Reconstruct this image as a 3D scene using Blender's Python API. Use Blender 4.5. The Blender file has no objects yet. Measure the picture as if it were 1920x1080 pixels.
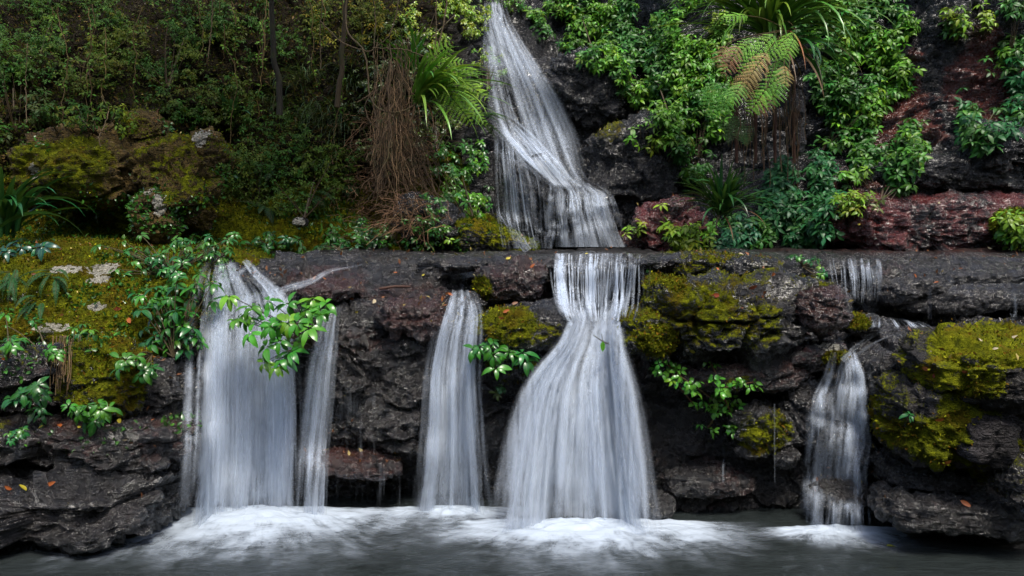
import bpy, math, random
import numpy as np
from mathutils import Vector
from mathutils.bvhtree import BVHTree

# ------------------------------------------------------------------ camera, world, sun, exposure
scene = bpy.context.scene
COL = scene.collection
random.seed(7)
RNG = np.random.default_rng(7)
CAMZ, FPX, HOR = 2.38, 1493.0, 452.0
cam_d = bpy.data.cameras.new('camera'); cam = bpy.data.objects.new('camera', cam_d); COL.objects.link(cam)
cam.location = (0, 0, CAMZ); cam.rotation_euler = (math.radians(90), 0, 0)
cam_d.sensor_width = 36; cam_d.lens = 36*FPX/1920; cam_d.shift_y = -(540-HOR)/1920
cam_d.clip_start = .05; cam_d.clip_end = 500
scene.camera = cam
SUN_EL, SUN_AZ = 62, 158          # azimuth clockwise from +Y (view direction)
world = bpy.data.worlds.new('World'); scene.world = world; world.use_nodes = True
wn = world.node_tree; bg = wn.nodes['Background']
sky = wn.nodes.new('ShaderNodeTexSky'); sky.sky_type = 'NISHITA'; sky.sun_disc = False
sky.sun_elevation = math.radians(SUN_EL); sky.sun_rotation = math.radians(SUN_AZ); sky.air_density = 1.0; sky.dust_density = 3.0
wn.links.new(sky.outputs[0], bg.inputs[0]); bg.inputs[1].default_value = .09
sd = bpy.data.lights.new('sun', 'SUN'); sun = bpy.data.objects.new('sun', sd); COL.objects.link(sun)
sd.energy = 1.5; sd.angle = math.radians(14); sd.color = (1, .95, .86)
_e, _a = math.radians(SUN_EL), math.radians(SUN_AZ)
sdir = Vector((math.sin(_a)*math.cos(_e), math.cos(_a)*math.cos(_e), math.sin(_e)))
sun.rotation_euler = sdir.to_track_quat('Z', 'Y').to_euler(); sun.location = sdir*30
scene.view_settings.view_transform = 'Standard'; scene.view_settings.look = 'None'
scene.view_settings.exposure = 1.3; scene.view_settings.gamma = 1
scene.render.engine = 'CYCLES'
cy = scene.cycles
cy.max_bounces = 6; cy.diffuse_bounces = 3; cy.glossy_bounces = 2; cy.transmission_bounces = 3; cy.transparent_max_bounces = 40
cy.use_denoising = True; cy.caustics_reflective = False; cy.caustics_refractive = False
cy.sample_clamp_indirect = 4

# ------------------------------------------------------------------ numpy noise
def _hash(i, j, k, s):
    h = (i.astype(np.int64)*374761393 + j.astype(np.int64)*668265263 + k.astype(np.int64)*2147483647 + s*974634777) & 0xffffffff
    h = ((h ^ (h >> 13))*1274126177) & 0xffffffff
    h = ((h ^ (h >> 15))*2246822519) & 0xffffffff
    return (h ^ (h >> 16)) & 0xffffffff
def vnoise(P, seed=0):
    P = np.asarray(P, float); F = np.floor(P); f = P-F; f = f*f*f*(f*(f*6-15)+10); I = F.astype(np.int64)
    r = 0
    for a in (0, 1):
        wa = f[:, 0] if a else 1-f[:, 0]
        for b in (0, 1):
            wb = f[:, 1] if b else 1-f[:, 1]
            for c in (0, 1):
                wc = f[:, 2] if c else 1-f[:, 2]
                r = r + wa*wb*wc*(_hash(I[:, 0]+a, I[:, 1]+b, I[:, 2]+c, seed)/4294967295.0)
    return r*2-1
def fbm(P, octv=4, seed=0, gain=.5, lac=2.03):
    P = np.asarray(P, float); a = 1; t = 0; r = 0
    for o in range(octv):
        r = r + a*vnoise(P, seed+o*17); t += a; a *= gain; P = P*lac+13.7
    return r/t*1.4
def voro(P, seed=0):
    P = np.asarray(P, float); I = np.floor(P).astype(np.int64); n = len(P)
    f1 = np.full(n, 9.); f2 = np.full(n, 9.); cid = np.zeros(n); tv = np.zeros(n)
    for a in (-1, 0, 1):
        for b in (-1, 0, 1):
            for c in (-1, 0, 1):
                J = I+np.array([a, b, c])
                q = np.stack([_hash(J[:, 0], J[:, 1], J[:, 2], seed+s)/4294967295.0 for s in (1, 2, 3)], 1)*.9+.05
                d = np.linalg.norm(J+q-P, axis=1); h = _hash(J[:, 0], J[:, 1], J[:, 2], seed+9)/4294967295.0
                near = d < f1
                f2 = np.where(near, f1, np.minimum(f2, d)); cid = np.where(near, h, cid); f1 = np.where(near, d, f1)
                rd = q[:, [1, 2, 0]]*2-1; tv = np.where(near, ((P-J-q)*rd).sum(1), tv)
    return f1, f2, cid, tv
def sstep(a, b, x):
    t = np.clip((x-a)/(b-a), 0, 1); return t*t*(3-2*t)
def unit(v):
    v = np.asarray(v, float); return v/np.maximum(np.linalg.norm(v, axis=-1, keepdims=True), 1e-9)
def W(px, py, d):
    return np.array([(px-960)/FPX*d, d, CAMZ-(py-HOR)/FPX*d])

# ------------------------------------------------------------------ object helpers
def build_mesh(name, V, F, mat, col=None, uv=None, smooth=True):
    V = np.ascontiguousarray(V, dtype=np.float32); F = np.ascontiguousarray(F, dtype=np.int32)
    me = bpy.data.meshes.new(name); k = F.shape[1]
    me.vertices.add(len(V)); me.vertices.foreach_set('co', V.ravel())
    me.loops.add(F.size); me.loops.foreach_set('vertex_index', F.ravel())
    me.polygons.add(len(F)); me.polygons.foreach_set('loop_start', np.arange(0, F.size, k, dtype=np.int32))
    me.update(calc_edges=True)
    me.polygons.foreach_set('use_smooth', np.full(len(F), smooth, dtype=bool))
    if col is not None:
        at = me.attributes.new('mask', 'FLOAT_COLOR', 'POINT')
        at.data.foreach_set('color', np.ascontiguousarray(col, dtype=np.float32).ravel())
    if uv is not None:
        ul = me.uv_layers.new(name='UVMap')
        ul.data.foreach_set('uv', np.ascontiguousarray(uv[F.ravel()], dtype=np.float32).ravel())
    me.materials.append(mat)
    return me
def tag(o, label=None, cat=None, group=None, kind=None):
    if label: o['label'] = label
    if cat: o['category'] = cat
    if group: o['group'] = group
    if kind: o['kind'] = kind
    return o
def empty(name, loc, label=None, cat=None, group=None):
    o = bpy.data.objects.new(name, None); COL.objects.link(o); o.location = [float(c) for c in loc]; o.empty_display_size = .1
    return tag(o, label, cat, group)
def root_loc(o):
    p = np.zeros(3)
    while o is not None:
        p += np.array(o.location); o = o.parent
    return p
def mobj(name, V, F, mat, parent=None, col=None, uv=None, smooth=True, base=None):
    V = np.asarray(V, float)
    off = root_loc(parent) if parent is not None else (np.array(base, float) if base is not None else np.zeros(3))
    o = bpy.data.objects.new(name, build_mesh(name, V-off, F, mat, col, uv, smooth)); COL.objects.link(o)
    if parent is not None: o.parent = parent
    else: o.location = off
    return o
class MB:
    """collects quads with a colour per vertex"""
    def __init__(s): s.V = []; s.F = []; s.C = []; s.n = 0
    def add(s, V, F, C):
        V = np.asarray(V, float).reshape(-1, 3); C = np.asarray(C, float)
        if C.ndim == 1: C = np.tile(C, (len(V), 1))
        s.V.append(V); s.F.append(np.asarray(F)+s.n); s.C.append(C); s.n += len(V)
    def build(s, name, mat, parent=None, base=None):
        if not s.n: return None
        return mobj(name, np.concatenate(s.V), np.concatenate(s.F), mat, parent, col=np.concatenate(s.C), base=base)
def grid_faces(nu, nv):
    i = np.arange(nu-1)[:, None]*nv+np.arange(nv-1)[None, :]
    return np.stack([i, i+nv, i+nv+1, i+1], -1).reshape(-1, 4)

# ------------------------------------------------------------------ node helpers / materials
class NT:
    def __init__(s, name):
        s.m = bpy.data.materials.new(name); s.m.use_nodes = True; s.t = s.m.node_tree; s.t.nodes.clear()
        s.out = s.n('ShaderNodeOutputMaterial')
    def n(s, typ, **kw):
        x = s.t.nodes.new(typ)
        for k, v in kw.items(): setattr(x, k, v)
        return x
    def l(s, a, b): s.t.links.new(a, b)
    def put(s, sock, v):
        if isinstance(v, bpy.types.NodeSocket): s.l(v, sock)
        elif v is not None:
            try: sock.default_value = v
            except Exception: sock.default_value = (*v, 1)
    def math(s, op, a, b=None, clamp=False):
        x = s.n('ShaderNodeMath', operation=op, use_clamp=clamp); s.put(x.inputs[0], a)
        if b is not None: s.put(x.inputs[1], b)
        return x.outputs[0]
    def mix(s, f, a, b, typ='RGBA', blend='MIX'):
        x = s.n('ShaderNodeMix', data_type=typ)
        if typ == 'RGBA':
            x.blend_type = blend; s.put(x.inputs[0], f); s.put(x.inputs[6], a); s.put(x.inputs[7], b); return x.outputs[2]
        s.put(x.inputs[0], f); s.put(x.inputs[2], a); s.put(x.inputs[3], b); return x.outputs[0]
    def noise(s, vec, scale, detail=4, rough=.55, dist=0, dims='3D'):
        x = s.n('ShaderNodeTexNoise', noise_dimensions=dims); s.put(x.inputs['Vector'], vec)
        x.inputs['Scale'].default_value = scale; x.inputs['Detail'].default_value = detail
        x.inputs['Roughness'].default_value = rough; x.inputs['Distortion'].default_value = dist
        return x.outputs[0]
    def ramp(s, v, stops, smooth=False):
        x = s.n('ShaderNodeValToRGB'); s.put(x.inputs[0], v); e = x.color_ramp.elements
        if smooth: x.color_ramp.interpolation = 'EASE'
        while len(e) < len(stops): e.new(.5)
        for el, (p, c) in zip(e, stops):
            el.position = p; el.color = (*c, 1) if not np.isscalar(c) else (c, c, c, 1)
        return x.outputs[0]
    def smooth(s, v, a, b):
        x = s.n('ShaderNodeMapRange', interpolation_type='SMOOTHSTEP'); s.put(x.inputs[0], v)
        s.put(x.inputs[1], a); s.put(x.inputs[2], b); return x.outputs[0]
    def mapping(s, vec, scale, loc=(0, 0, 0)):
        x = s.n('ShaderNodeMapping'); s.put(x.inputs[0], vec); x.inputs['Scale'].default_value = scale; x.inputs['Location'].default_value = loc
        return x.outputs[0]
    def bump(s, h, strength, dist, normal=None):
        x = s.n('ShaderNodeBump'); s.put(x.inputs['Height'], h); x.inputs['Strength'].default_value = strength
        x.inputs['Distance'].default_value = dist
        if normal is not None: s.l(normal, x.inputs['Normal'])
        return x.outputs[0]

def rock_mat(name, dark, mid, lite, red=(.10, .020, .012), moss_d=(.014, .022, .003), moss_m=(.145, .165, .007), moss_l=(.43, .46, .015),
             moss_o=(.22, .145, .010), rough=(.10, .42), wet=.9, gscale=1.0, soil=None):
    t = NT(name); g = t.n('ShaderNodeNewGeometry'); P = g.outputs['Position']
    a = t.n('ShaderNodeAttribute', attribute_name='mask'); sp = t.n('ShaderNodeSeparateColor'); t.l(a.outputs['Color'], sp.inputs[0])
    R, G, B, A = sp.outputs[0], sp.outputs[1], sp.outputs[2], a.outputs['Alpha']
    n1 = t.noise(P, 2.4*gscale, 9, .66, .4); n2 = t.noise(P, 15*gscale, 6, .6); n3 = t.noise(P, 60, 5, .65); n5 = t.noise(P, 30, 8, .72, .3)
    Ps = t.mapping(P, (.8, .8, 6.5)); ns = t.noise(Ps, 5, 6, .6, .8)
    v = t.n('ShaderNodeTexVoronoi', feature='DISTANCE_TO_EDGE'); t.put(v.inputs['Vector'], t.mapping(P, (1, 1, 1.8)))
    v.inputs['Scale'].default_value = 9; crack = t.smooth(v.outputs[0], 0.0, .05)
    base = t.ramp(n1, [(.30, dark), (.52, mid), (.72, lite)])
    base = t.mix(t.smooth(ns, .5, .75), base, t.mix(.5, base, lite))
    base = t.mix(t.math('MULTIPLY', t.smooth(n3, .5, .66), .2), base, t.mix(.35, base, lite))
    base = t.mix(t.math('MULTIPLY', t.smooth(n3, .48, .34), .7), base, dark)
    base = t.mix(t.math('MULTIPLY', t.smooth(n5, .50, .40), .85), base, tuple(c*.35 for c in dark))
    if soil: base = t.mix(A, base, t.ramp(n2, [(.3, tuple(c*.25 for c in soil)), (.5, soil), (.7, tuple(c*1.9 for c in soil))]))
    redf = t.smooth(t.math('ADD', G, t.math('MULTIPLY', t.math('ADD', t.math('SUBTRACT', n2, .5), t.math('SUBTRACT', n1, .5)), 1.5)), .4, .95)
    redc = t.mix(n3, tuple(c*.35 for c in red), tuple(min(1, c*1.8) for c in red))
    base = t.mix(redf, base, redc)
    palef = t.smooth(t.math('ADD', B, t.math('MULTIPLY', t.math('ADD', t.math('SUBTRACT', n2, .5), t.math('SUBTRACT', n5, .5)), 2.2)), .62, .78)
    base = t.mix(palef, base, t.ramp(n3, [(.35, (.34, .31, .24)), (.65, (.62, .6, .52))]))
    mf = t.smooth(t.math('ADD', R, t.math('MULTIPLY', t.math('ADD', t.math('SUBTRACT', n2, .5), t.math('SUBTRACT', n3, .5)), .75)), .42, .62)
    mf = t.math('MULTIPLY', mf, t.math('SUBTRACT', 1, palef))
    m4 = t.noise(P, 140, 3, .7); mbig = t.noise(P, 3.1, 4, .6)
    mc = t.ramp(t.math('ADD', t.math('MULTIPLY', n2, .6), t.math('MULTIPLY', m4, .4)), [(.34, moss_d), (.5, moss_m), (.68, moss_l)])
    mc = t.mix(t.math('MULTIPLY', t.smooth(mbig, .48, .64), .75), mc, t.mix(m4, moss_o, tuple(c*.45 for c in moss_o)))
    base = t.mix(mf, base, mc)
    b = t.n('ShaderNodeBsdfPrincipled'); t.l(base, b.inputs['Base Color'])
    rr = t.mix(t.smooth(n2, .35, .65), rough[0], rough[1], 'FLOAT')
    dry = t.math('MAXIMUM', t.math('MAXIMUM', mf, palef), t.math('MULTIPLY', A, .85))
    rr = t.mix(dry, rr, .95, 'FLOAT'); rr = t.mix(A, rr, .6, 'FLOAT'); t.l(rr, b.inputs['Roughness'])
    t.l(t.math('MULTIPLY', t.math('MULTIPLY', t.math('SUBTRACT', 1, dry), t.math('SUBTRACT', 1, A)), wet), b.inputs['Coat Weight'])
    b.inputs['Coat Roughness'].default_value = .10; b.inputs['Coat IOR'].default_value = 1.65
    t.put(b.inputs['Specular IOR Level'], t.mix(dry, .5, .10, 'FLOAT'))
    h = t.math('ADD', t.math('MULTIPLY', n2, 1.0), t.math('ADD', t.math('MULTIPLY', n3, .22), t.math('MULTIPLY', n5, .9)))
    h = t.math('ADD', h, t.math('MULTIPLY', ns, 1.5)); h = t.math('ADD', h, t.math('MULTIPLY', crack, .25))
    h = t.math('ADD', h, t.math('MULTIPLY', t.math('MULTIPLY', m4, mf), .8))
    nb = t.bump(h, 1., .06); t.l(nb, b.inputs['Normal']); t.l(t.bump(h, .8, .032), b.inputs['Coat Normal'])
    t.l(b.outputs[0], t.out.inputs[0]); return t.m

def leaf_mat(name, rough=.38, trans=.28, spec=.5, vein=.35):
    t = NT(name); a = t.n('ShaderNodeAttribute', attribute_name='mask'); g = t.n('ShaderNodeNewGeometry')
    n = t.noise(g.outputs['Position'], 45, 3)
    rib = t.smooth(a.outputs['Alpha'], .22, .0)
    c = t.mix(t.math('MULTIPLY', t.math('SUBTRACT', n, .3), .9), a.outputs['Color'], t.mix(.55, a.outputs['Color'], (.0, .0, .0, 1)))
    c = t.mix(t.math('MULTIPLY', rib, vein), c, t.mix(.3, a.outputs['Color'], (.30, .42, .12, 1)))
    b = t.n('ShaderNodeBsdfPrincipled'); t.l(c, b.inputs['Base Color']); b.inputs['Roughness'].default_value = rough
    b.inputs['Specular IOR Level'].default_value = spec
    tr = t.n('ShaderNodeBsdfTranslucent'); t.l(t.mix(.35, c, (.12, .20, .01, 1)), tr.inputs[0])
    mx = t.n('ShaderNodeMixShader'); mx.inputs[0].default_value = trans
    t.l(b.outputs[0], mx.inputs[1]); t.l(tr.outputs[0], mx.inputs[2]); t.l(mx.outputs[0], t.out.inputs[0]); return t.m
def bark_mat(name):
    t = NT(name); a = t.n('ShaderNodeAttribute', attribute_name='mask'); g = t.n('ShaderNodeNewGeometry')
    P = t.mapping(g.outputs['Position'], (1, 1, .25)); n = t.noise(P, 40, 5, .65); m = t.noise(g.outputs['Position'], 5, 4)
    c = t.mix(n, t.mix(.75, a.outputs['Color'], (0, 0, 0, 1)), a.outputs['Color'])
    c = t.mix(t.math('MULTIPLY', t.smooth(m, .52, .64), .5), c, (.05, .06, .01, 1))
    b = t.n('ShaderNodeBsdfPrincipled'); t.l(c, b.inputs['Base Color']); b.inputs['Roughness'].default_value = .75
    t.l(t.bump(n, .7, .01), b.inputs['Normal']); t.l(b.outputs[0], t.out.inputs[0]); return t.m
def fall_mat(name, seed=0., streak=1.0, cover=1.0):
    """silky falling water: white strands, thin and clear between them"""
    t = NT(name); uvn = t.n('ShaderNodeUVMap'); uv = uvn.outputs[0]
    a = t.n('ShaderNodeAttribute', attribute_name='mask'); sp = t.n('ShaderNodeSeparateColor'); t.l(a.outputs['Color'], sp.inputs[0]); D = sp.outputs[0]
    wv = t.noise(t.mapping(uv, (3, 1.6, 1), (seed, 0, 0)), 1, 3); x = t.n('ShaderNodeCombineXYZ'); t.l(t.math('MULTIPLY', wv, .05), x.inputs[0])
    va = t.n('ShaderNodeVectorMath', operation='ADD'); t.l(uv, va.inputs[0]); t.l(x.outputs[0], va.inputs[1]); q = va.outputs[0]
    s1 = t.noise(t.mapping(q, (9*streak, .55, 1), (seed*3, 0, seed)), 1, 3, .6)
    s2 = t.noise(t.mapping(q, (38*streak, .8, 1), (seed*5, 3, seed)), 1, 3, .6)
    s3 = t.noise(t.mapping(q, (110*streak, 1.6, 1), (seed, 7, seed)), 1, 2, .5)
    lump = t.noise(t.mapping(q, (5, 3.5, 1), (seed, 1, seed)), 1, 4, .6)
    s = t.math('ADD', t.math('MULTIPLY', s1, .36), t.math('ADD', t.math('MULTIPLY', s2, .28), t.math('ADD', t.math('MULTIPLY', s3, .08), t.math('MULTIPLY', lump, .28))))
    s = t.math('MULTIPLY_ADD', s, 2.1); s.node.inputs[2].default_value = -.55
    thr = t.math('SUBTRACT', .80, t.math('MULTIPLY', D, .74*cover))
    al = t.smooth(s, thr, t.math('ADD', thr, .48))
    al = t.math('MULTIPLY', al, t.smooth(D, 0.0, .75)); al = t.math('MULTIPLY', al, .56)
    c = t.ramp(s, [(.15, (.42, .50, .61)), (.75, (.74, .81, .91))])
    df = t.n('ShaderNodeBsdfPrincipled'); t.l(c, df.inputs['Base Color']); df.inputs['Roughness'].default_value = .45; df.inputs['Specular IOR Level'].default_value = .3
    tl = t.n('ShaderNodeBsdfTranslucent'); t.l(c, tl.inputs[0]); m1 = t.n('ShaderNodeMixShader'); m1.inputs[0].default_value = .3
    t.l(t.bump(s, .35, .02), df.inputs['Normal'])
    t.l(df.outputs[0], m1.inputs[1]); t.l(tl.outputs[0], m1.inputs[2])
    tp = t.n('ShaderNodeBsdfTransparent'); m2 = t.n('ShaderNodeMixShader'); t.l(al, m2.inputs[0]); t.l(tp.outputs[0], m2.inputs[1]); t.l(m1.outputs[0], m2.inputs[2])
    t.l(m2.outputs[0], t.out.inputs[0]); return t.m
def foam_mat(name, seed=0.):
    t = NT(name); uvn = t.n('ShaderNodeUVMap'); uv = uvn.outputs[0]; g = t.n('ShaderNodeNewGeometry')
    a = t.n('ShaderNodeAttribute', attribute_name='mask'); sp = t.n('ShaderNodeSeparateColor'); t.l(a.outputs['Color'], sp.inputs[0]); D = sp.outputs[0]
    wv = t.n('ShaderNodeTexNoise'); t.put(wv.inputs['Vector'], g.outputs['Position']); wv.inputs['Scale'].default_value = 3.0; wv.inputs['Detail'].default_value = 3
    vm = t.n('ShaderNodeVectorMath', operation='MULTIPLY_ADD'); t.l(wv.outputs[1], vm.inputs[0]); vm.inputs[1].default_value = (.16, .16, .16); t.l(uv, vm.inputs[2]); q = vm.outputs[0]
    s1 = t.noise(t.mapping(q, (5, 1.5, 1), (seed, 0, seed)), 1, 4, .6); s2 = t.noise(t.mapping(q, (12, 2.2, 1), (seed, 2, seed)), 1, 4, .6)
    s3 = t.noise(t.mapping(g.outputs['Position'], (3, 6, 3)), 2.2, 5, .6, 1.0)
    s = t.math('ADD', t.math('MULTIPLY', s1, .38), t.math('ADD', t.math('MULTIPLY', s2, .32), t.math('MULTIPLY', s3, .30)))
    s = t.math('MULTIPLY_ADD', s, 2.0); s.node.inputs[2].default_value = -.5
    st = t.smooth(s, t.math('SUBTRACT', .46, t.math('MULTIPLY', D, .5)), t.math('SUBTRACT', 1.0, t.math('MULTIPLY', D, .45)))
    al = t.math('MULTIPLY', t.smooth(D, 0., .9), t.math('MULTIPLY_ADD', st, .85)); al.node.inputs[1].default_value = 1; al = t.math('MULTIPLY', t.smooth(D, 0., .95), t.math('ADD', t.math('MULTIPLY', st, .82), .06))
    b = t.n('ShaderNodeBsdfPrincipled'); b.inputs['Base Color'].default_value = (.52, .60, .70, 1); b.inputs['Roughness'].default_value = .5
    t.l(t.bump(s, .4, .03), b.inputs['Normal'])
    tp = t.n('ShaderNodeBsdfTransparent'); m2 = t.n('ShaderNodeMixShader'); t.l(al, m2.inputs[0]); t.l(tp.outputs[0], m2.inputs[1]); t.l(b.outputs[0], m2.inputs[2])
    t.l(m2.outputs[0], t.out.inputs[0]); return t.m
def strand_mat(name):
    t = NT(name); a = t.n('ShaderNodeAttribute', attribute_name='mask'); sp = t.n('ShaderNodeSeparateColor'); t.l(a.outputs['Color'], sp.inputs[0])
    g = t.n('ShaderNodeNewGeometry'); n = t.noise(t.mapping(g.outputs['Position'], (30, 30, 1.5)), 1, 3, .6)
    al = t.math('MULTIPLY', sp.outputs[0], t.smooth(n, .25, .6))
    df = t.n('ShaderNodeBsdfDiffuse'); df.inputs[0].default_value = (.74, .82, .93, 1); tl = t.n('ShaderNodeBsdfTranslucent'); tl.inputs[0].default_value = (.74, .82, .93, 1)
    m1 = t.n('ShaderNodeMixShader'); m1.inputs[0].default_value = .4; t.l(df.outputs[0], m1.inputs[1]); t.l(tl.outputs[0], m1.inputs[2])
    tp = t.n('ShaderNodeBsdfTransparent'); m2 = t.n('ShaderNodeMixShader'); t.l(al, m2.inputs[0]); t.l(tp.outputs[0], m2.inputs[1]); t.l(m1.outputs[0], m2.inputs[2])
    t.l(m2.outputs[0], t.out.inputs[0]); return t.m
def water_mat(name, base=(.019, .024, .024), sc=(2.2, 5.5, 1), strength=.36):
    t = NT(name); g = t.n('ShaderNodeNewGeometry'); P = g.outputs['Position']
    n = t.noise(t.mapping(P, sc), 1.4, 6, .55, 1.2); n2 = t.noise(t.mapping(P, (3, 7, 3)), 4, 4, .6, .6)
    b = t.n('ShaderNodeBsdfPrincipled'); t.l(t.mix(n, tuple(c*.6 for c in base), tuple(c*1.6 for c in base)), b.inputs['Base Color'])
    b.inputs['Roughness'].default_value = .06; b.inputs['IOR'].default_value = 1.33; b.inputs['Specular IOR Level'].default_value = .7
    h = t.math('ADD', n, t.math('MULTIPLY', n2, .35)); t.l(t.bump(h, strength, .12), b.inputs['Normal']); t.l(b.outputs[0], t.out.inputs[0]); return t.m

M = dict(
    wall=rock_mat('wet_rock', (.0035, .003, .003), (.019, .016, .015), (.080, .072, .072), red=(.050, .014, .009)),
    bank=rock_mat('bank_rock', (.006, .005, .005), (.024, .020, .018), (.075, .066, .066), red=(.13, .016, .014)),
    ochre=rock_mat('ochre_rock', (.03, .02, .006), (.17, .105, .025), (.34, .23, .07), rough=(.6, .9), wet=.05),
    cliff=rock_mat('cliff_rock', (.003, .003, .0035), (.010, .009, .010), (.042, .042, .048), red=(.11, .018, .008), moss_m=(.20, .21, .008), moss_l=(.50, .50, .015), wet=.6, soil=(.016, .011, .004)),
    soil=rock_mat('forest_soil', (.006, .005, .003), (.020, .014, .008), (.05, .036, .02), rough=(.6, .9), wet=.05),
    lime=rock_mat('bright_moss_rock', (.018, .016, .014), (.050, .044, .042), (.12, .11, .11), red=(.12, .03, .02), moss_d=(.03, .04, .004), moss_m=(.22, .24, .008), moss_l=(.50, .52, .02), moss_o=(.34, .24, .012), rough=(.3, .6), wet=.3),
    dry=rock_mat('dry_rock', (.018, .016, .016), (.055, .048, .050), (.12, .11, .12), rough=(.3, .6), wet=.3),
    leaf=leaf_mat('leaf', .55, .3, .2), gloss=leaf_mat('glossy_leaf', .28, .18, .6, .5), cleaf=leaf_mat('cliff_leaf', .42, .22, .45, .4), fern=leaf_mat('fern_leaf', .5, .35, .3, .1), mossf=leaf_mat('moss_blade', .8, .3, .1, 0),
    bark=bark_mat('bark'), water=water_mat('pool_water'), stream=water_mat('stream_water', (.05, .045, .045), (4, 3, 4), .6))
M['dead'] = leaf_mat('dead_leaf', .5, .15, .4, .3)

# ------------------------------------------------------------------ terrain builders
TERR = []      # meshes rays may hit
def vnorm(o):
    me = o.data; N = np.empty(len(me.vertices)*3, dtype=np.float32); me.vertices.foreach_get('normal', N); return N.reshape(-1, 3).astype(float)
def verts(o):
    me = o.data; V = np.empty(len(me.vertices)*3, dtype=np.float32); me.vertices.foreach_get('co', V); return V.reshape(-1, 3).astype(float)+root_loc(o)
def set_mask(o, C):
    me = o.data; at = me.attributes.get('mask') or me.attributes.new('mask', 'FLOAT_COLOR', 'POINT')
    at.data.foreach_set('color', np.ascontiguousarray(C, dtype=np.float32).ravel())
def set_verts(o, V):
    me = o.data; me.vertices.foreach_set('co', np.ascontiguousarray(V-root_loc(o), dtype=np.float32).ravel()); me.update()
def rockdisp(P, amp=1.0, block=1.0, seed=0, sc=1.0):
    """outward displacement of layered, jointed wet rock"""
    Q = P*np.array([1.3, 1.3, 2.6])*sc + fbm(P*1.7*sc, 3, seed+5)[:, None]*.35
    f1, f2, cid, tv = voro(Q, seed); e = f2-f1; s_ = sstep(0, .10, e)
    d = ((cid-.5)*.15+tv*.16)*block*s_ - (1-s_)*.06*block
    Q2 = P*np.array([4.2, 4.2, 8.5])*sc + fbm(P*5*sc, 2, seed+3)[:, None]*.4
    g1, g2, c2, t2 = voro(Q2, seed+40); e2 = g2-g1; s_ = sstep(0, .13, e2)
    d += ((c2-.5)*.045+t2*.055)*block*s_ - (1-s_)*.014*block
    d += fbm(P*1.1*sc, 4, seed+11)*.10
    fine = (.5-np.abs(fbm(P*5*sc, 4, seed+21, .6)))*.075 + (.5-np.abs(fbm(P*14*sc, 4, seed+25, .6)))*.030 + fbm(P*34*sc, 3, seed+31)*.010
    return d*amp+(fine-.05)*np.minimum(1, .35+amp)
def patches(P, L, wob=.35, seed=3):
    """soft union of ellipses given as (px, py, rx, ry, strength) read at distance d0 -> world x,z"""
    m = np.zeros(len(P)); nz = fbm(P*2.6, 4, seed)*wob
    for (px, py, rx, ry, s, d0) in L:
        c = W(px, py, d0); k = d0/FPX
        r = np.sqrt(((P[:, 0]-c[0])/(rx*k))**2+((P[:, 2]-c[2])/(ry*k))**2)
        m = np.maximum(m, s*(1-sstep(.7, 1.25, r+nz)))
    return m
def sheet(name, stations, xs, nt, amp_fn, mat, seed, mask_fn, kind='structure', to_x=7.0, tgeo=None):
    """ground or rock surface: profiles (y, z) at stations in x, interpolated and displaced along the normal"""
    sx = np.array([(k-960)/FPX*to_x for k in stations]); prof = np.array([stations[k] for k in stations], float)
    nk = prof.shape[1]; tt = np.linspace(0, nk-1, nt) if tgeo is None else tgeo(nk, nt)
    # smooth interpolation over knots
    i = np.clip(tt.astype(int), 0, nk-2); f = (tt-i)[None, :, None]
    p0 = prof[:, np.clip(i-1, 0, nk-1)]; p1 = prof[:, i]; p2 = prof[:, i+1]; p3 = prof[:, np.clip(i+2, 0, nk-1)]
    C = p1+.5*f*(p2-p0+f*(2*p0-5*p1+4*p2-p3+f*(3*(p1-p2)+p3-p0)))
    j = np.clip(np.searchsorted(sx, xs)-1, 0, len(sx)-2); g = np.clip((xs-sx[j])/(sx[j+1]-sx[j]), 0, 1); g = (g*g*(3-2*g))[:, None, None]
    YZ = C[j]*(1-g)+C[j+1]*g
    X = np.repeat(xs[:, None], nt, 1); P = np.stack([X, YZ[..., 0], YZ[..., 1]], -1)
    du = np.gradient(P, axis=0); dv = np.gradient(P, axis=1); N = unit(np.cross(dv, du)); 
    if N[..., 1].mean() > 0: N = -N
    Pf = P.reshape(-1, 3); T = np.repeat(tt[None, :], len(xs), 0).ravel()
    d = rockdisp(Pf, 1, 1, seed)*amp_fn(Pf, T)
    V = Pf+N.reshape(-1, 3)*d[:, None]
    F = grid_faces(len(xs), nt)
    o = mobj(name, V, F, mat); 
    if vnorm(o)[:, 1].mean() > 0:
        F = F[:, ::-1]; bpy.data.objects.remove(o); o = mobj(name, V, F, mat)
    set_mask(o, mask_fn(V, vnorm(o))); tag(o, kind=kind); TERR.append(o); return o

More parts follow.
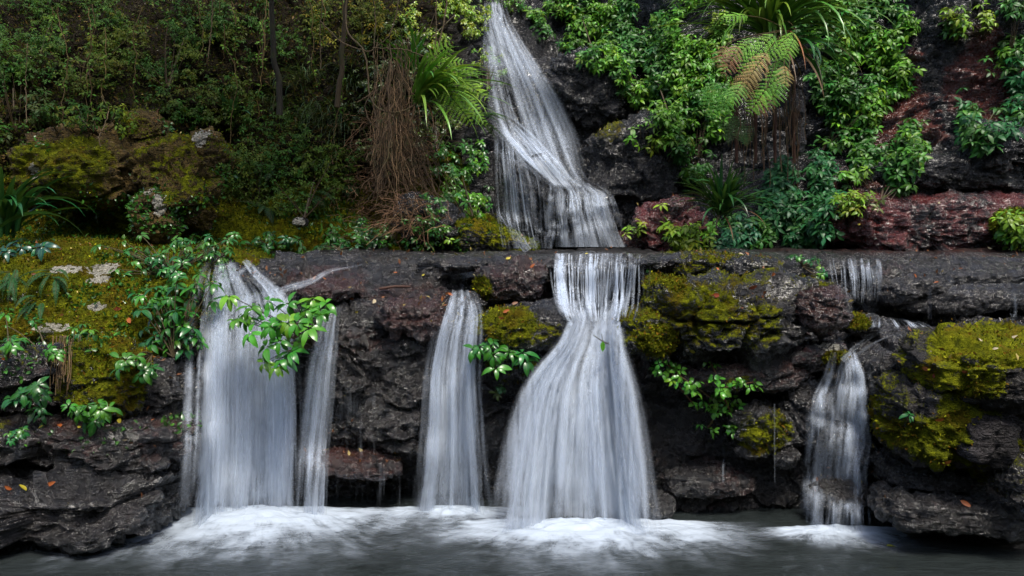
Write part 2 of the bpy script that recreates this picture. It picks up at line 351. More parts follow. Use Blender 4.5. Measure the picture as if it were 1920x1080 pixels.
# --- front rock ledge between the pool and the upper terrace
LEDGE = {
 -500: [(6.3,-.5),(6.3,0),(6.4,.35),(6.5,.7),(6.6,1.0),(6.7,1.35),(7.0,1.7),(7.4,2.1),(7.9,2.36),(9,2.45),(14,2.7)],
 0:    [(6.5,-.5),(6.5,0),(6.55,.35),(6.6,.7),(6.65,1.0),(6.8,1.35),(7.0,1.7),(7.4,2.1),(7.9,2.34),(9,2.40),(14,2.6)],
 200:  [(6.75,-.5),(6.75,0),(6.75,.35),(6.8,.7),(6.85,1.0),(6.9,1.35),(7.1,1.7),(7.5,2.1),(8.0,2.31),(9,2.36),(14,2.5)],
 330:  [(7.1,-.5),(7.05,0),(7.05,.35),(7.05,.7),(7.05,1.0),(7.05,1.35),(7.15,1.7),(7.35,2.0),(7.8,2.22),(9,2.3),(14,2.4)],
 400:  [(7.25,-.5),(7.2,0),(7.2,.35),(7.2,.7),(7.2,1.0),(7.2,1.35),(7.3,1.7),(7.5,1.92),(7.8,2.12),(9,2.23),(14,2.3)],
 500:  [(7.3,-.5),(7.25,0),(7.25,.35),(7.2,.7),(7.15,1.0),(7.15,1.35),(7.2,1.68),(7.45,1.9),(7.9,2.10),(9,2.27),(14,2.3)],
 620:  [(7.5,-.5),(7.45,0),(7.4,.35),(7.1,.55),(7.05,1.0),(7.05,1.35),(7.1,1.7),(7.4,1.9),(7.85,2.06),(8.8,2.26),(14,2.3)],
 760:  [(7.5,-.5),(7.45,0),(7.4,.35),(7.05,.55),(7.05,1.0),(7.1,1.35),(7.1,1.65),(7.35,1.85),(7.7,2.02),(8.5,2.25),(14,2.3)],
 850:  [(7.35,-.5),(7.3,0),(7.3,.35),(7.2,.6),(7.15,1.0),(7.2,1.35),(7.25,1.65),(7.4,1.85),(7.8,1.96),(8.1,2.24),(14,2.3)],
 950:  [(7.3,-.5),(7.25,0),(7.25,.35),(7.2,.7),(7.2,1.0),(7.3,1.35),(7.4,1.65),(7.5,1.85),(7.7,2.05),(8.0,2.25),(14,2.3)],
 1030: [(7.2,-.5),(7.1,0),(7.1,.35),(7.12,.7),(7.2,1.0),(7.35,1.3),(7.45,1.5),(7.6,1.68),(7.85,1.9),(8.0,2.24),(14,2.28)],
 1070: [(7.1,-.5),(7.0,0),(7.05,.35),(7.1,.7),(7.15,.98),(7.25,1.25),(7.4,1.5),(7.6,1.66),(8.0,1.72),(8.02,2.22),(14,2.27)],
 1170: [(7.1,-.5),(7.0,0),(7.05,.35),(7.1,.7),(7.15,.98),(7.25,1.25),(7.4,1.5),(7.6,1.66),(8.0,1.74),(8.02,2.22),(14,2.27)],
 1230: [(7.2,-.5),(7.15,0),(7.15,.35),(7.2,.7),(7.2,1.0),(7.3,1.3),(7.4,1.6),(7.6,1.8),(7.7,2.05),(7.8,2.24),(14,2.28)],
 1400: [(7.2,-.5),(7.15,0),(7.15,.35),(7.15,.7),(7.15,1.0),(7.3,1.3),(7.5,1.6),(7.5,1.85),(7.6,2.1),(7.75,2.25),(14,2.28)],
 1480: [(7.2,-.5),(7.15,0),(7.15,.35),(7.12,.7),(7.15,1.0),(7.2,1.25),(7.4,1.45),(7.6,1.7),(7.8,2.0),(8.0,2.24),(14,2.28)],
 1560: [(7.1,-.5),(7.0,0),(7.05,.35),(7.1,.7),(7.12,1.0),(7.15,1.3),(7.35,1.44),(7.9,1.52),(8.5,1.62),(8.55,2.22),(14,2.27)],
 1640: [(7.0,-.5),(6.9,0),(6.95,.35),(7.0,.7),(7.0,1.0),(7.0,1.28),(7.2,1.42),(7.7,1.50),(8.4,1.58),(8.5,2.22),(14,2.27)],
 1750: [(6.8,-.5),(6.75,0),(6.8,.35),(6.8,.7),(6.85,1.0),(6.9,1.3),(7.1,1.5),(7.5,1.56),(8.2,1.60),(8.4,2.22),(14,2.27)],
 1920: [(6.4,-.5),(6.4,0),(6.4,.35),(6.45,.7),(6.5,1.0),(6.6,1.3),(6.9,1.5),(7.4,1.58),(8.2,1.62),(8.4,2.22),(14,2.27)],
 2500: [(6.0,-.5),(6.0,0),(6.0,.35),(6.05,.7),(6.1,1.0),(6.2,1.3),(6.6,1.5),(7.2,1.58),(8.2,1.62),(8.4,2.22),(14,2.27)]}
MOSS_WALL = [(160,520,330,70,1,7.6),(60,650,260,160,1,7.0),(300,600,90,60,.8,7.0),(420,462,150,14,1,8),
             (1390,500,130,25,.75,7.6),(1350,620,160,80,.6,7),(1330,780,60,80,.35,7.1),(1420,800,60,60,.6,7.1),(960,690,60,40,.6,7),(700,760,60,160,.22,7),(1250,830,60,60,.3,7),
             (1700,560,200,30,.25,8),(900,520,30,30,.5,7.6)]
RED_WALL = [(650,890,90,30,1,7.2),(600,525,90,28,.7,7.4),(760,560,110,40,.6,7.3),(640,640,160,30,.5,7),(1500,600,90,50,.7,7.3),(1400,700,200,30,.6,7.2),(1280,900,120,50,.5,7.1),
            (1800,470,300,12,.6,8.5),(1640,520,50,40,.4,8.4),(860,700,60,200,.25,7.1),(1000,560,60,60,.5,7.4)]
PALE_WALL = [(130,505,34,7,1,7.5),(190,505,26,12,1,7.5),(185,525,24,9,.95,7.4),(180,575,22,9,.95,7.2),(110,612,30,8,.9,7.1)]
def wall_mask(V, N):
    R = patches(V, MOSS_WALL, .3, 3); R = np.maximum(R, .8*(V[:, 0] < -3.0)*sstep(.75, .95, V[:, 2]))
    up = sstep(-.1, .5, N[:, 2]); R = R*(.62+.38*up)
    G = patches(V, RED_WALL, .5, 8); B = patches(V, PALE_WALL, .25, 5)
    return np.stack([R, G, B, sstep(8.7, 9.1, V[:, 1])*.8], 1)
def amp_wall(P, T):
    a = np.where(T > 9, .25, np.where(T > 8, .55, 1.0)); a = a*np.where(P[:, 0] < -3.1, .55, 1)
    inpool = sstep(1.75, 1.5, np.abs(P[:, 0]-.8)*3)*0
    return a
def tg(nk, nt):
    a = int(nt*.9); return np.concatenate([np.linspace(0, 9, a, endpoint=False), 9+np.linspace(0, 1, nt-a)**1.6])
ledge = sheet('rock_ledge', LEDGE, np.linspace(-7.5, 7.5, 1150), 330, amp_wall, M['wall'], 1, wall_mask, tgeo=tg)

# --- high slope and cliff behind the terrace
CL = {
 -900: [(8.6,1.9),(8.8,2.4),(9.0,3.0),(9.3,3.6),(9.8,4.3),(10.6,5.2),(12,6.6),(14,9)],
 0:    [(8.8,1.9),(9.1,2.4),(9.4,3.0),(9.6,3.6),(9.9,4.2),(10.6,5.0),(12,6.6),(14,9)],
 300:  [(8.9,1.9),(9.2,2.4),(9.7,2.8),(10.0,3.3),(10.3,4.1),(11.0,5.0),(12.3,6.6),(14,9)],
 480:  [(9.0,1.9),(9.3,2.4),(10.0,2.7),(10.6,3.2),(11.2,4.0),(11.8,5.0),(12.8,6.6),(14,9)],
 650:  [(9.1,1.9),(9.5,2.4),(10.1,2.7),(10.5,3.2),(10.7,4.0),(11.2,5.0),(12.4,6.6),(14,9)],
 780:  [(9.2,1.9),(9.6,2.35),(10.1,2.6),(10.4,3.1),(10.6,4.0),(11.0,5.0),(12.2,6.6),(14,9)],
 870:  [(9.6,1.9),(9.9,2.32),(10.4,2.55),(11.0,3.0),(11.4,3.9),(12.2,5.0),(13.4,6.6),(15,9)],
 915:  [(10.6,1.9),(10.8,2.3),(11.2,2.5),(11.8,3.0),(12.4,4.0),(13.2,5.0),(14.6,6.6),(16,9)],
 960:  [(11.0,1.9),(11.2,2.3),(11.3,2.75),(11.7,3.4),(12.4,4.2),(13.4,5.2),(14.8,6.8),(16,9)],
 1060: [(11.0,1.9),(11.2,2.3),(11.5,2.85),(12.3,3.3),(12.6,4.1),(13.4,5.1),(14.8,6.8),(16,9)],
 1150: [(11.0,1.9),(11.2,2.3),(11.5,2.85),(12.3,3.2),(12.6,4.0),(13.2,5.0),(14.2,6.6),(15,9)],
 1230: [(10.7,1.9),(10.9,2.35),(11.4,2.7),(12.1,3.2),(12.4,4.0),(12.8,5.0),(13.4,6.6),(14,9)],
 1330: [(10.0,1.9),(10.3,2.5),(10.9,2.95),(11.4,3.4),(11.7,4.2),(12.0,5.0),(12.4,6.6),(13,9)],
 1500: [(9.9,1.9),(10.2,2.6),(10.6,3.0),(11.2,3.6),(11.4,4.2),(11.7,5.0),(12.0,6.6),(13,9)],
 1650: [(9.8,1.9),(10.0,2.6),(10.3,3.1),(10.9,3.5),(11.2,4.2),(11.4,5.0),(11.7,6.6),(12.5,9)],
 1920: [(9.6,1.9),(9.8,2.6),(10.0,3.0),(10.4,3.5),(10.6,4.2),(10.8,5.0),(11.0,6.6),(12,9)],
 2800: [(9.0,1.9),(9.1,2.6),(9.2,3.1),(9.5,3.6),(9.7,4.2),(9.9,5.0),(10.2,6.6),(11,9)]}
def cliff_mask(V, N):
    left = sstep(-.3, -1.2, V[:, 0])
    R = left*(1-sstep(2.9, 3.5, V[:, 2]+fbm(V*1.2, 3, 4)*.5))*(.6+.4*sstep(0, .5, N[:, 2]))
    R = np.maximum(R, patches(V, [(900,440,90,40,1,10.4),(830,330,40,60,.7,10.8),(1010,190,40,50,.4,12.5),(1060,350,60,60,.3,12),(1280,300,80,40,.3,11.2),(560,440,160,30,.9,9.7)], .3, 6))
    G = patches(V, [(1740,400,190,75,1,10),(1240,420,90,55,1,10.8),(1690,210,75,130,1.1,11),(1860,150,70,100,1.1,10.8),(1580,330,160,40,.45,10.8)], .35, 9)
    G = np.maximum(G, patches(V, [(700,330,150,100,.3,10.6)], .3, 2))
    return np.stack([R, G, 0*R, left*sstep(2.5, 3, V[:, 2])], 1)
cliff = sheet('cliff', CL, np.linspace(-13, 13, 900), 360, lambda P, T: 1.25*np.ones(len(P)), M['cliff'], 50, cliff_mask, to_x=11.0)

# --- unseen slopes added behind the camera to block low horizon light
_th = np.linspace(math.radians(168), math.radians(372), 120); _h = np.linspace(0, 1, 30); _T, _H = np.meshgrid(_th, _h, indexing='ij')
_r = 11.5+5.5*_H**1.3; _P = np.stack([_r*np.cos(_T), 1.5+_r*np.sin(_T)*1.0, -1+10.5*_H], -1).reshape(-1, 3); _P = _P+fbm(_P*.6, 4, 90)[:, None]*np.array([.9, .9, .6])
shade_hill = mobj('shade_hillside', _P, grid_faces(120, 30), M['soil']); set_mask(shade_hill, np.tile([.6, 0, 0, .6], (len(_P), 1))); tag(shade_hill, kind='structure')

# ------------------------------------------------------------------ boulders and slabs
_ICO = {}
def ico(n):
    if n not in _ICO:
        import bmesh
        bm = bmesh.new(); bmesh.ops.create_icosphere(bm, subdivisions=n, radius=1)
        V = np.array([v.co[:] for v in bm.verts]); F = np.array([[v.index for v in f.verts] for f in bm.faces]); bm.free(); _ICO[n] = (V, F)
    return _ICO[n]
def rock(name, label, px, py, rx, ry, d, rd, mat='wall', p=3.2, rot=0, yaw=0, pitch=0, amp=1., block=1., sub=6, moss=0., mossup=.5, red=0., pale=(), mpatch=(), dryness=0., seed=None, cat='rock', group=None, sc=1.3):
    seed = int(px*7+py) if seed is None else seed
    V, F = ico(sub); n = (np.abs(V)**p).sum(1)**(1/p); V = V/n[:, None]; N0 = unit(np.sign(V)*np.abs(V)**(p-1))
    k = d/FPX; S = np.array([rx*k, rd, ry*k]); V = V*S; N0 = unit(N0/S)
    def R3(a, ax):
        c, s = math.cos(math.radians(a)), math.sin(math.radians(a))
        m = {'y': [[c, 0, s], [0, 1, 0], [-s, 0, c]], 'z': [[c, -s, 0], [s, c, 0], [0, 0, 1]], 'x': [[1, 0, 0], [0, c, -s], [0, s, c]]}[ax]; return np.array(m)
    Rm = R3(rot, 'y')@R3(yaw, 'z')@R3(pitch, 'x'); V = V@Rm.T; N0 = N0@Rm.T
    c = W(px, py, d); sz = min(S[0], S[2], .5)*2.2
    V = V+c; V = V+N0*(rockdisp(V, amp*min(1, sz), block, seed, sc)+fbm(V*2.2/max(S.max(), .3), 3, seed+7)*.16*S.min())[:, None]
    base = (c[0], c[1], V[:, 2].min())
    o = mobj(name, V, F, M[mat], base=base); N = vnorm(o)
    R = moss*(.55+.45*sstep(-.2, mossup, N[:, 2]))*(1+.5*fbm(V*2.5, 3, seed+2)); 
    if mpatch: R = np.maximum(R, patches(V, [(*q, d) for q in mpatch], .3, seed)*(.75+.25*sstep(-.2, .4, N[:, 2])))
    B = patches(V, [(*q, d) for q in pale], .25, seed+1) if pale else 0*R
    G = red*(1+.6*fbm(V*2, 3, seed+4))
    set_mask(o, np.stack([np.clip(R, 0, 1), np.clip(G, 0, 1), B, 0*R+dryness], 1)); tag(o, label, cat, group); TERR.append(o); return o

G_R = 'rocks and boulders of the ledge'
# left bank
rock('rock_slab', 'upper dark layered slab jutting out low on the left bank, moss bank above it', 140, 812, 232, 52, 6.75, .55, p=4, rot=2, yaw=-12, amp=1.0, block=1.5, red=.45, mpatch=[(30, 800, 60, 50, .5)], group=G_R, sc=1.1)
rock('rock_slab', 'lowest shining grey slab sloping into the pool at the left edge', 60, 928, 300, 74, 6.75, .75, p=3.6, rot=-3, yaw=-16, amp=1.3, block=1.4, mpatch=[(20, 905, 70, 16, .7)], red=.15, group=G_R, sc=1.1)
rock('rock_slab', 'flat brown rock step under the ferns at the left picture edge', 25, 715, 105, 75, 6.7, .35, mat='bank', p=3, moss=.4, red=.2, group=G_R)
rock('boulder', 'rounded moss-covered boulder beside the left waterfall', 212, 712, 78, 84, 6.72, .35, mat='bank', p=2.5, moss=.85, block=.4, group=G_R)
rock('boulder', 'black wet rock between the mossy boulder and the left waterfall', 300, 735, 62, 62, 6.95, .3, p=3, red=.15, group=G_R)
# middle
rock('boulder', 'dark overhanging boulder with mossy front above the middle shrub', 985, 612, 98, 48, 7.15, .42, p=2.6, rot=-4, mpatch=[(950, 605, 70, 35, .75), (1020, 620, 50, 30, .6)], block=.55, group=G_R)
rock('boulder', 'brown rough boulder left of the upper central water curtain', 960, 530, 72, 46, 7.65, .35, p=2.8, red=.55, mpatch=[(905, 540, 22, 26, .8)], group=G_R)
rock('boulder', 'small mossy rock under the dark overhanging boulder', 985, 680, 62, 34, 7.05, .2, p=2.6, moss=.55, group=G_R)
rock('boulder', 'low brown rock hump left of the middle waterfall top', 770, 590, 70, 38, 7.25, .3, p=2.8, red=.75, group=G_R)
rock('boulder', 'red-brown rock hump between the two thin streams of the ledge top', 620, 545, 62, 22, 7.5, .3, p=2.6, red=.8, group=G_R)
rock('rock_slab', 'dark wet hump splitting the water above the left waterfall', 490, 525, 60, 26, 7.65, .35, p=2.6, amp=.5, group=G_R)
rock('rock_slab', 'red-brown block overhanging the dark recess between left and middle falls', 665, 868, 90, 24, 7.1, .2, p=3.5, rot=4, red=1, group=G_R)
# big mossy mass right of the central fall
rock('boulder', 'large mossy boulder right of the central waterfall', 1360, 600, 150, 80, 7.05, .5, p=2.7, moss=.45, mossup=.3, mpatch=[(1290, 570, 70, 50, .72), (1390, 600, 70, 40, .62)], block=1.4, group=G_R, sc=1.6)
rock('boulder', 'mossy knob sticking out toward the central waterfall', 1215, 625, 62, 46, 6.9, .3, p=2.6, rot=8, moss=.6, mpatch=[(1230, 630, 55, 40, .9)], group=G_R, sc=1.6)
rock('boulder', 'round moss cushion rock high above the mossy knob', 1255, 548, 50, 36, 7.1, .28, p=2.4, moss=.75, group=G_R, sc=1.6)
rock('boulder', 'bulging wet red-brown boulder at the right end of the mossy mass', 1515, 570, 72, 52, 7.0, .42, p=2.6, rot=14, red=.7, mpatch=[(1500, 515, 70, 20, .7)], block=.5, group=G_R)
rock('boulder', 'pale-topped mossy rock on the crest of the mossy mass', 1405, 505, 60, 30, 7.3, .3, p=2.8, moss=.45, pale=[(1405, 495, 22, 8, .7), (1400, 548, 16, 10, .8)], group=G_R, sc=1.6)
rock('boulder', 'green-brown rock behind the mossy knob on the terrace rim', 1320, 500, 70, 26, 7.5, .3, p=2.8, moss=.55, group=G_R, sc=1.6)
rock('rock_slab', 'narrow moss-edged ledge stone with a pale top beside the right fall', 1520, 660, 62, 20, 6.95, .25, mat='bank', p=3.2, rot=-9, mpatch=[(1550, 665, 34, 18, 1)], pale=[(1545, 645, 24, 6, .8)], red=.3, group=G_R)
rock('rock_slab', 'long reddish shelf under the mossy mass', 1380, 700, 130, 26, 7.0, .28, p=3.4, red=.6, mpatch=[(1370, 712, 50, 20, .6)], group=G_R)
rock('boulder', 'squarish moss-faced block above the pool left of the right fall', 1430, 800, 58, 54, 7.0, .28, p=3.6, mpatch=[(1420, 800, 50, 45, .7)], group=G_R)
rock('boulder', 'dark squared rock next to the right waterfall', 1500, 780, 44, 56, 6.98, .22, p=3.2, group=G_R)
rock('rock', 'low wet stones at the pool edge between central and right falls', 1330, 905, 90, 30, 7.0, .2, p=2.8, red=.5, group=G_R)
rock('boulder', 'smooth rounded rock under the right foot of the central fall', 1228, 948, 38, 30, 6.85, .16, p=2.2, amp=.4, group=G_R)
rock('boulder', 'small round rock splitting the stream above the right fall', 1612, 608, 36, 22, 7.4, .2, p=2.4, mpatch=[(1595, 600, 22, 20, .8)], red=.3, group=G_R)
rock('boulder', 'lumpy black boulder on the shelf under the right ledge curtain', 1700, 540, 70, 28, 8.1, .3, p=2.6, rot=-6, group=G_R)
rock('rock_slab', 'long black layered slab below the right terrace rim', 1830, 560, 150, 26, 8.1, .35, p=3.4, amp=1.2, group=G_R)
rock('rock', 'rounded stone forming the top step of the right fall', 1590, 745, 42, 26, 6.95, .16, p=2.2, sub=5, amp=.5, group=G_R)
rock('rock', 'stone under the middle step of the right fall', 1560, 810, 40, 30, 6.9, .18, p=2.2, sub=5, amp=.5, group=G_R)
rock('rock', 'stone under the right-hand step of the right fall', 1612, 850, 34, 26, 6.85, .18, p=2.2, sub=5, amp=.5, group=G_R)
rock('rock', 'domed stone at the foot of the right fall', 1572, 925, 58, 34, 6.75, .2, p=2.1, sub=5, amp=.5, group=G_R)
# right bank
rock('boulder', 'big mossy boulder with a flat yellow-green top at the right edge', 1850, 690, 130, 66, 6.25, .6, mat='lime', p=3.4, moss=.35, mpatch=[(1860, 640, 120, 34, 1.0), (1760, 700, 60, 40, .8), (1880, 700, 60, 30, .9)], dryness=.3, group=G_R)
rock('boulder', 'broad mossy rock under the flat-topped boulder on the right bank', 1790, 790, 150, 80, 6.35, .5, mat='dry', p=3.0, rot=10, moss=.5, mpatch=[(1740, 810, 110, 60, 1.), (1800, 880, 90, 30, .9), (1760, 740, 60, 30, .8)], dryness=.2, group=G_R)
rock('boulder', 'smooth bare purplish-grey stone set in the right bank moss', 1842, 820, 58, 50, 5.98, .22, mat='dry', p=3.4, rot=14, amp=.25, block=.2, dryness=.7, sub=5, group=G_R)
rock('rock_slab', 'wet black slab low on the right bank beside the right fall', 1740, 890, 92, 28, 6.5, .3, p=3.8, rot=2, group=G_R)
rock('rock_slab', 'lowest wet slab at the waterline of the right bank', 1800, 955, 160, 36, 6.25, .35, p=3.6, rot=6, red=.2, group=G_R)
rock('boulder', 'mossy brown boulder at the lower right corner above the pool', 1915, 890, 52, 46, 5.95, .25, mat='bank', p=2.7, moss=.5, group=G_R)
rock('rock_slab', 'grey mottled rock under the lip right of the right fall', 1680, 720, 62, 66, 6.85, .25, p=3.0, rot=-12, group=G_R)
rock('rock_slab', 'sloping wet apron rock beside the lower right fall', 1695, 850, 42, 90, 6.75, .2, p=3, rot=-10, group=G_R)
# rocks behind the terrace
G_B = 'rocks behind the terrace'
rock('boulder', 'large blocky ochre rock with dark hollow underneath on the left slope', 165, 330, 112, 76, 9.0, .6, mat='ochre', p=4, red=.25, mpatch=[(170, 320, 110, 70, .75)], pale=[(115, 330, 12, 16, .9)], dryness=.5, group=G_B, sc=.9)
rock('boulder', 'tall mossy ochre boulder right of the blocky rock on the left slope', 330, 350, 62, 84, 8.9, .5, mat='ochre', p=2.9, rot=-18, moss=.65, pale=[(318, 385, 13, 24, 1)], dryness=.5, group=G_B)
rock('boulder', 'dark low boulder with a pale lichen face in front of the tall mossy boulder', 300, 405, 44, 46, 8.6, .3, mat='ochre', p=3, moss=.3, pale=[(316, 385, 12, 26, 1)], dryness=.4, group=G_B)
rock('boulder', 'small mossy rock with a pale lichen patch high in the dark slope', 392, 290, 34, 52, 9.3, .35, mat='ochre', p=2.8, rot=-20, moss=.5, pale=[(392, 262, 14, 22, 1)], dryness=.5, group=G_B)
rock('boulder', 'ochre rock wedge above the tall mossy boulder', 275, 250, 40, 34, 9.3, .35, mat='ochre', p=2.8, moss=.5, dryness=.5, group=G_B)
rock('boulder', 'pale small stone lying in the moss slope below the hanging grass', 562, 418, 16, 12, 9.3, .1, mat='dry', p=2.6, sub=4, dryness=.8, pale=[(562, 416, 14, 10, 1)], group=G_B)
rock('rock', 'dark bare root-bound rock below the hanging roots', 800, 415, 70, 42, 9.7, .35, mat='bank', p=2.6, rot=25, group=G_B)
rock('boulder', 'yellow-green mossy hump running down to the foot of the upper fall', 905, 448, 105, 40, 9.9, .5, mat='lime', p=2.4, rot=14, moss=.95, block=.5, group=G_B)
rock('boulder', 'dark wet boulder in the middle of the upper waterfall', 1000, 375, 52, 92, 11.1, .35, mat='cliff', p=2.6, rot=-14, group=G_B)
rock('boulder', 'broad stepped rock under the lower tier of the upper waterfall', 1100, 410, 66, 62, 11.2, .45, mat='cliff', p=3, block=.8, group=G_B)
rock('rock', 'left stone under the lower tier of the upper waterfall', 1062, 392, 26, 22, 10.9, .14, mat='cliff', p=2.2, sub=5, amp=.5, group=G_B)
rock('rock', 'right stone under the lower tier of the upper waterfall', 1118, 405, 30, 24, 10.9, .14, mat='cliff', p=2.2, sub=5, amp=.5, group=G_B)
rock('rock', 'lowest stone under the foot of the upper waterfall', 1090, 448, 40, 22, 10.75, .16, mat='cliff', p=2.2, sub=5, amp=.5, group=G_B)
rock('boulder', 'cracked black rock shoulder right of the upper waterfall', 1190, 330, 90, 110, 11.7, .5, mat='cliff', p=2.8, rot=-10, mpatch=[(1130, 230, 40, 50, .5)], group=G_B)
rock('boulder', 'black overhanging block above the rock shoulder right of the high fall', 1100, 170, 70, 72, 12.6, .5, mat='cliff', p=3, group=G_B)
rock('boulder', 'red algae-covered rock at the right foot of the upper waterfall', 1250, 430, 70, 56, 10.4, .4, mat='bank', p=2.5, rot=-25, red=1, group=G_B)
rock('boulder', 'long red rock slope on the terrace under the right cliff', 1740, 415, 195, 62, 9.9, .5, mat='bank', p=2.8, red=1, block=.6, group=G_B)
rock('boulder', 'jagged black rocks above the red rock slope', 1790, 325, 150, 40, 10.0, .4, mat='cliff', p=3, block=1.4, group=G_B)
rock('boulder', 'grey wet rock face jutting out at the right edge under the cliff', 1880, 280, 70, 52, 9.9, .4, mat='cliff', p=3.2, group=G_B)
rock('boulder', 'upright grey stone pillar behind the strap-leaved plant', 1492, 230, 16, 62, 10.6, .15, mat='dry', p=3.5, sub=5, group=G_B)
rock('boulder', 'mossy green hump at the right edge of the terrace', 1912, 425, 34, 36, 9.2, .3, mat='lime', p=2.4, moss=1, group=G_B)

# ------------------------------------------------------------------ ray placement on what is built so far
_pv = []; _pf = []; _n = 0
for o in TERR:
    V = verts(o); me = o.data; k = len(me.loops)//len(me.polygons); F = np.empty(len(me.loops), dtype=np.int32); me.loops.foreach_get('vertex_index', F)
    _pv.append(V); _pf += (F.reshape(-1, k)+_n).tolist(); _n += len(V)
BVH = BVHTree.FromPolygons(np.concatenate(_pv).tolist(), _pf); del _pv, _pf
def hit(px, py, default=10.0):
    dr = Vector(((px-960)/FPX, 1, -(py-HOR)/FPX)).normalized()
    r = BVH.ray_cast(Vector((0, 0, CAMZ)), dr)
    if r[0] is None: return W(px, py, default), np.array([0, -1, 0.])
    n = np.array(r[1]); n = n if n[1]*dr[1]+n[0]*dr[0]+n[2]*dr[2] < 0 else -n
    return np.array(r[0]), n
# ------------------------------------------------------------------ water
def sheet_pos(rows, nu, nv, off=.04, recede=.12, smooth=3, push=0., foot=False, env=2):
    """cross lines (xl, yl, xr, yr) read on the rock behind; the water stands off it and falls clear of ledges"""
    R = np.array([r if len(r) == 4 else (r[0], r[2], r[1], r[2]) for r in rows], float)
    seg = np.r_[0, np.cumsum(np.hypot(*( (R[1:, :2]+R[1:, 2:])/2-(R[:-1, :2]+R[:-1, 2:])/2).T))]; s = np.linspace(0, seg[-1], nv)
    Q = np.stack([np.interp(s, seg, R[:, i]) for i in range(4)], 1)
    for _ in range(3): Q[1:-1] = (Q[:-2]+2*Q[1:-1]+Q[2:])/4
    u = np.linspace(0, 1, nu); PX = Q[:, 0, None]*(1-u)+Q[:, 2, None]*u; PY = Q[:, 1, None]*(1-u)+Q[:, 3, None]*u
    Y = np.array([[hit(PX[j, i], PY[j, i], 11)[0][1] for i in range(nu)] for j in range(nv)])
    for j in range(nv):
        Y[j] = Y[j]-off
        if j: Y[j] = np.minimum(Y[j], Y[j-1]+recede*np.maximum(0, (PY[j]-PY[j-1])*Y[j-1]/FPX))
    if env:
        Yp = np.pad(Y, env, mode='edge'); Y = np.min([Yp[a:a+nv, b:b+nu] for a in range(2*env+1) for b in range(2*env+1)], axis=0)
    K = np.array([1, 2, 3, 2, 1])/9.
    for _ in range(smooth):
        Yp = np.pad(Y, 2, mode='edge'); Y = sum(K[a]*Yp[a:a+nv, 2:2+nu] for a in range(5)); Yp = np.pad(Y, 2, mode='edge'); Y = sum(K[a]*Yp[2:2+nv, a:a+nu] for a in range(5))
    Y -= push
    if foot: Y[:] = Y
    P = np.stack([(PX-960)/FPX*Y, Y, CAMZ-(PY-HOR)/FPX*Y], -1)
    if foot:
        zt = P[:1, :, 2]; zb = P[-1:, :, 2]; P[..., 2] = zt-(zt-P[..., 2])*(zt+.02)/(zt-zb)
    return P, u, s/seg[-1]
FALLM = [fall_mat('falling_water_fine', 1.3), fall_mat('falling_water_soft', 7.7, .55)]
FOAMM = foam_mat('foam', 2.2)
FOOT = {}
def curtain(root, rows, dens, nu=36, nv=70, off=.04, recede=.12, layers=((0, 0.), (1, .05)), edge=.14, name='water_curtain', umul=1., top=.04, bot=.0, var=.25, ripple=.03, sm=3):
    for (mi, push) in layers:
        P, u, v = sheet_pos(rows, nu, nv, off, recede, sm, push, rows[-1][1 if len(rows[-1]) == 4 else 2] > 925)
        FOOT[root.name] = (P[-1, 0, 0], P[-1, -1, 0], P[-1, :, 1].mean())
        wid = np.linalg.norm(P[:, -1]-P[:, 0], axis=-1); ln = np.r_[0, np.cumsum(np.linalg.norm(np.diff(P[:, nu//2], axis=0), axis=-1))]
        um = np.median(wid)*umul; U, Vv = np.meshgrid(u, ln)
        P[..., 1] -= ripple*fbm(np.stack([U.ravel()*um*9, Vv.ravel()*.8, 0*U.ravel()+mi*9], 1), 3, int(rows[0][0])).reshape(U.shape)*sstep(0, .1, v)[:, None]
        vv = v[:, None]*np.ones_like(U)
        e = fbm(np.stack([U.ravel()*um*2.5, Vv.ravel()*1.2, 0*U.ravel()+3.3], 1), 3, 5).reshape(U.shape)
        D = np.interp(vv, np.linspace(0, 1, len(dens)), dens)
        ee = edge*(1+.8*e); D = D*sstep(0, 1, np.minimum(U, 1-U)/ee.clip(.03))*sstep(0, top, vv) if top else D*sstep(0, 1, np.minimum(U, 1-U)/ee.clip(.03))
        if bot: D = D*(1-sstep(1-bot, 1, vv))
        D = D*(1+var*e)*(1. if push == 0 else .85)
        C = np.stack([D.ravel()]*4, 1); UV = np.stack([U.ravel()*um+root_loc(root)[0], Vv.ravel()], 1)
        mobj(name, P.reshape(-1, 3), grid_faces(nv, nu), FALLM[mi], root, col=C, uv=UV)
SM = strand_mat('water_strand')
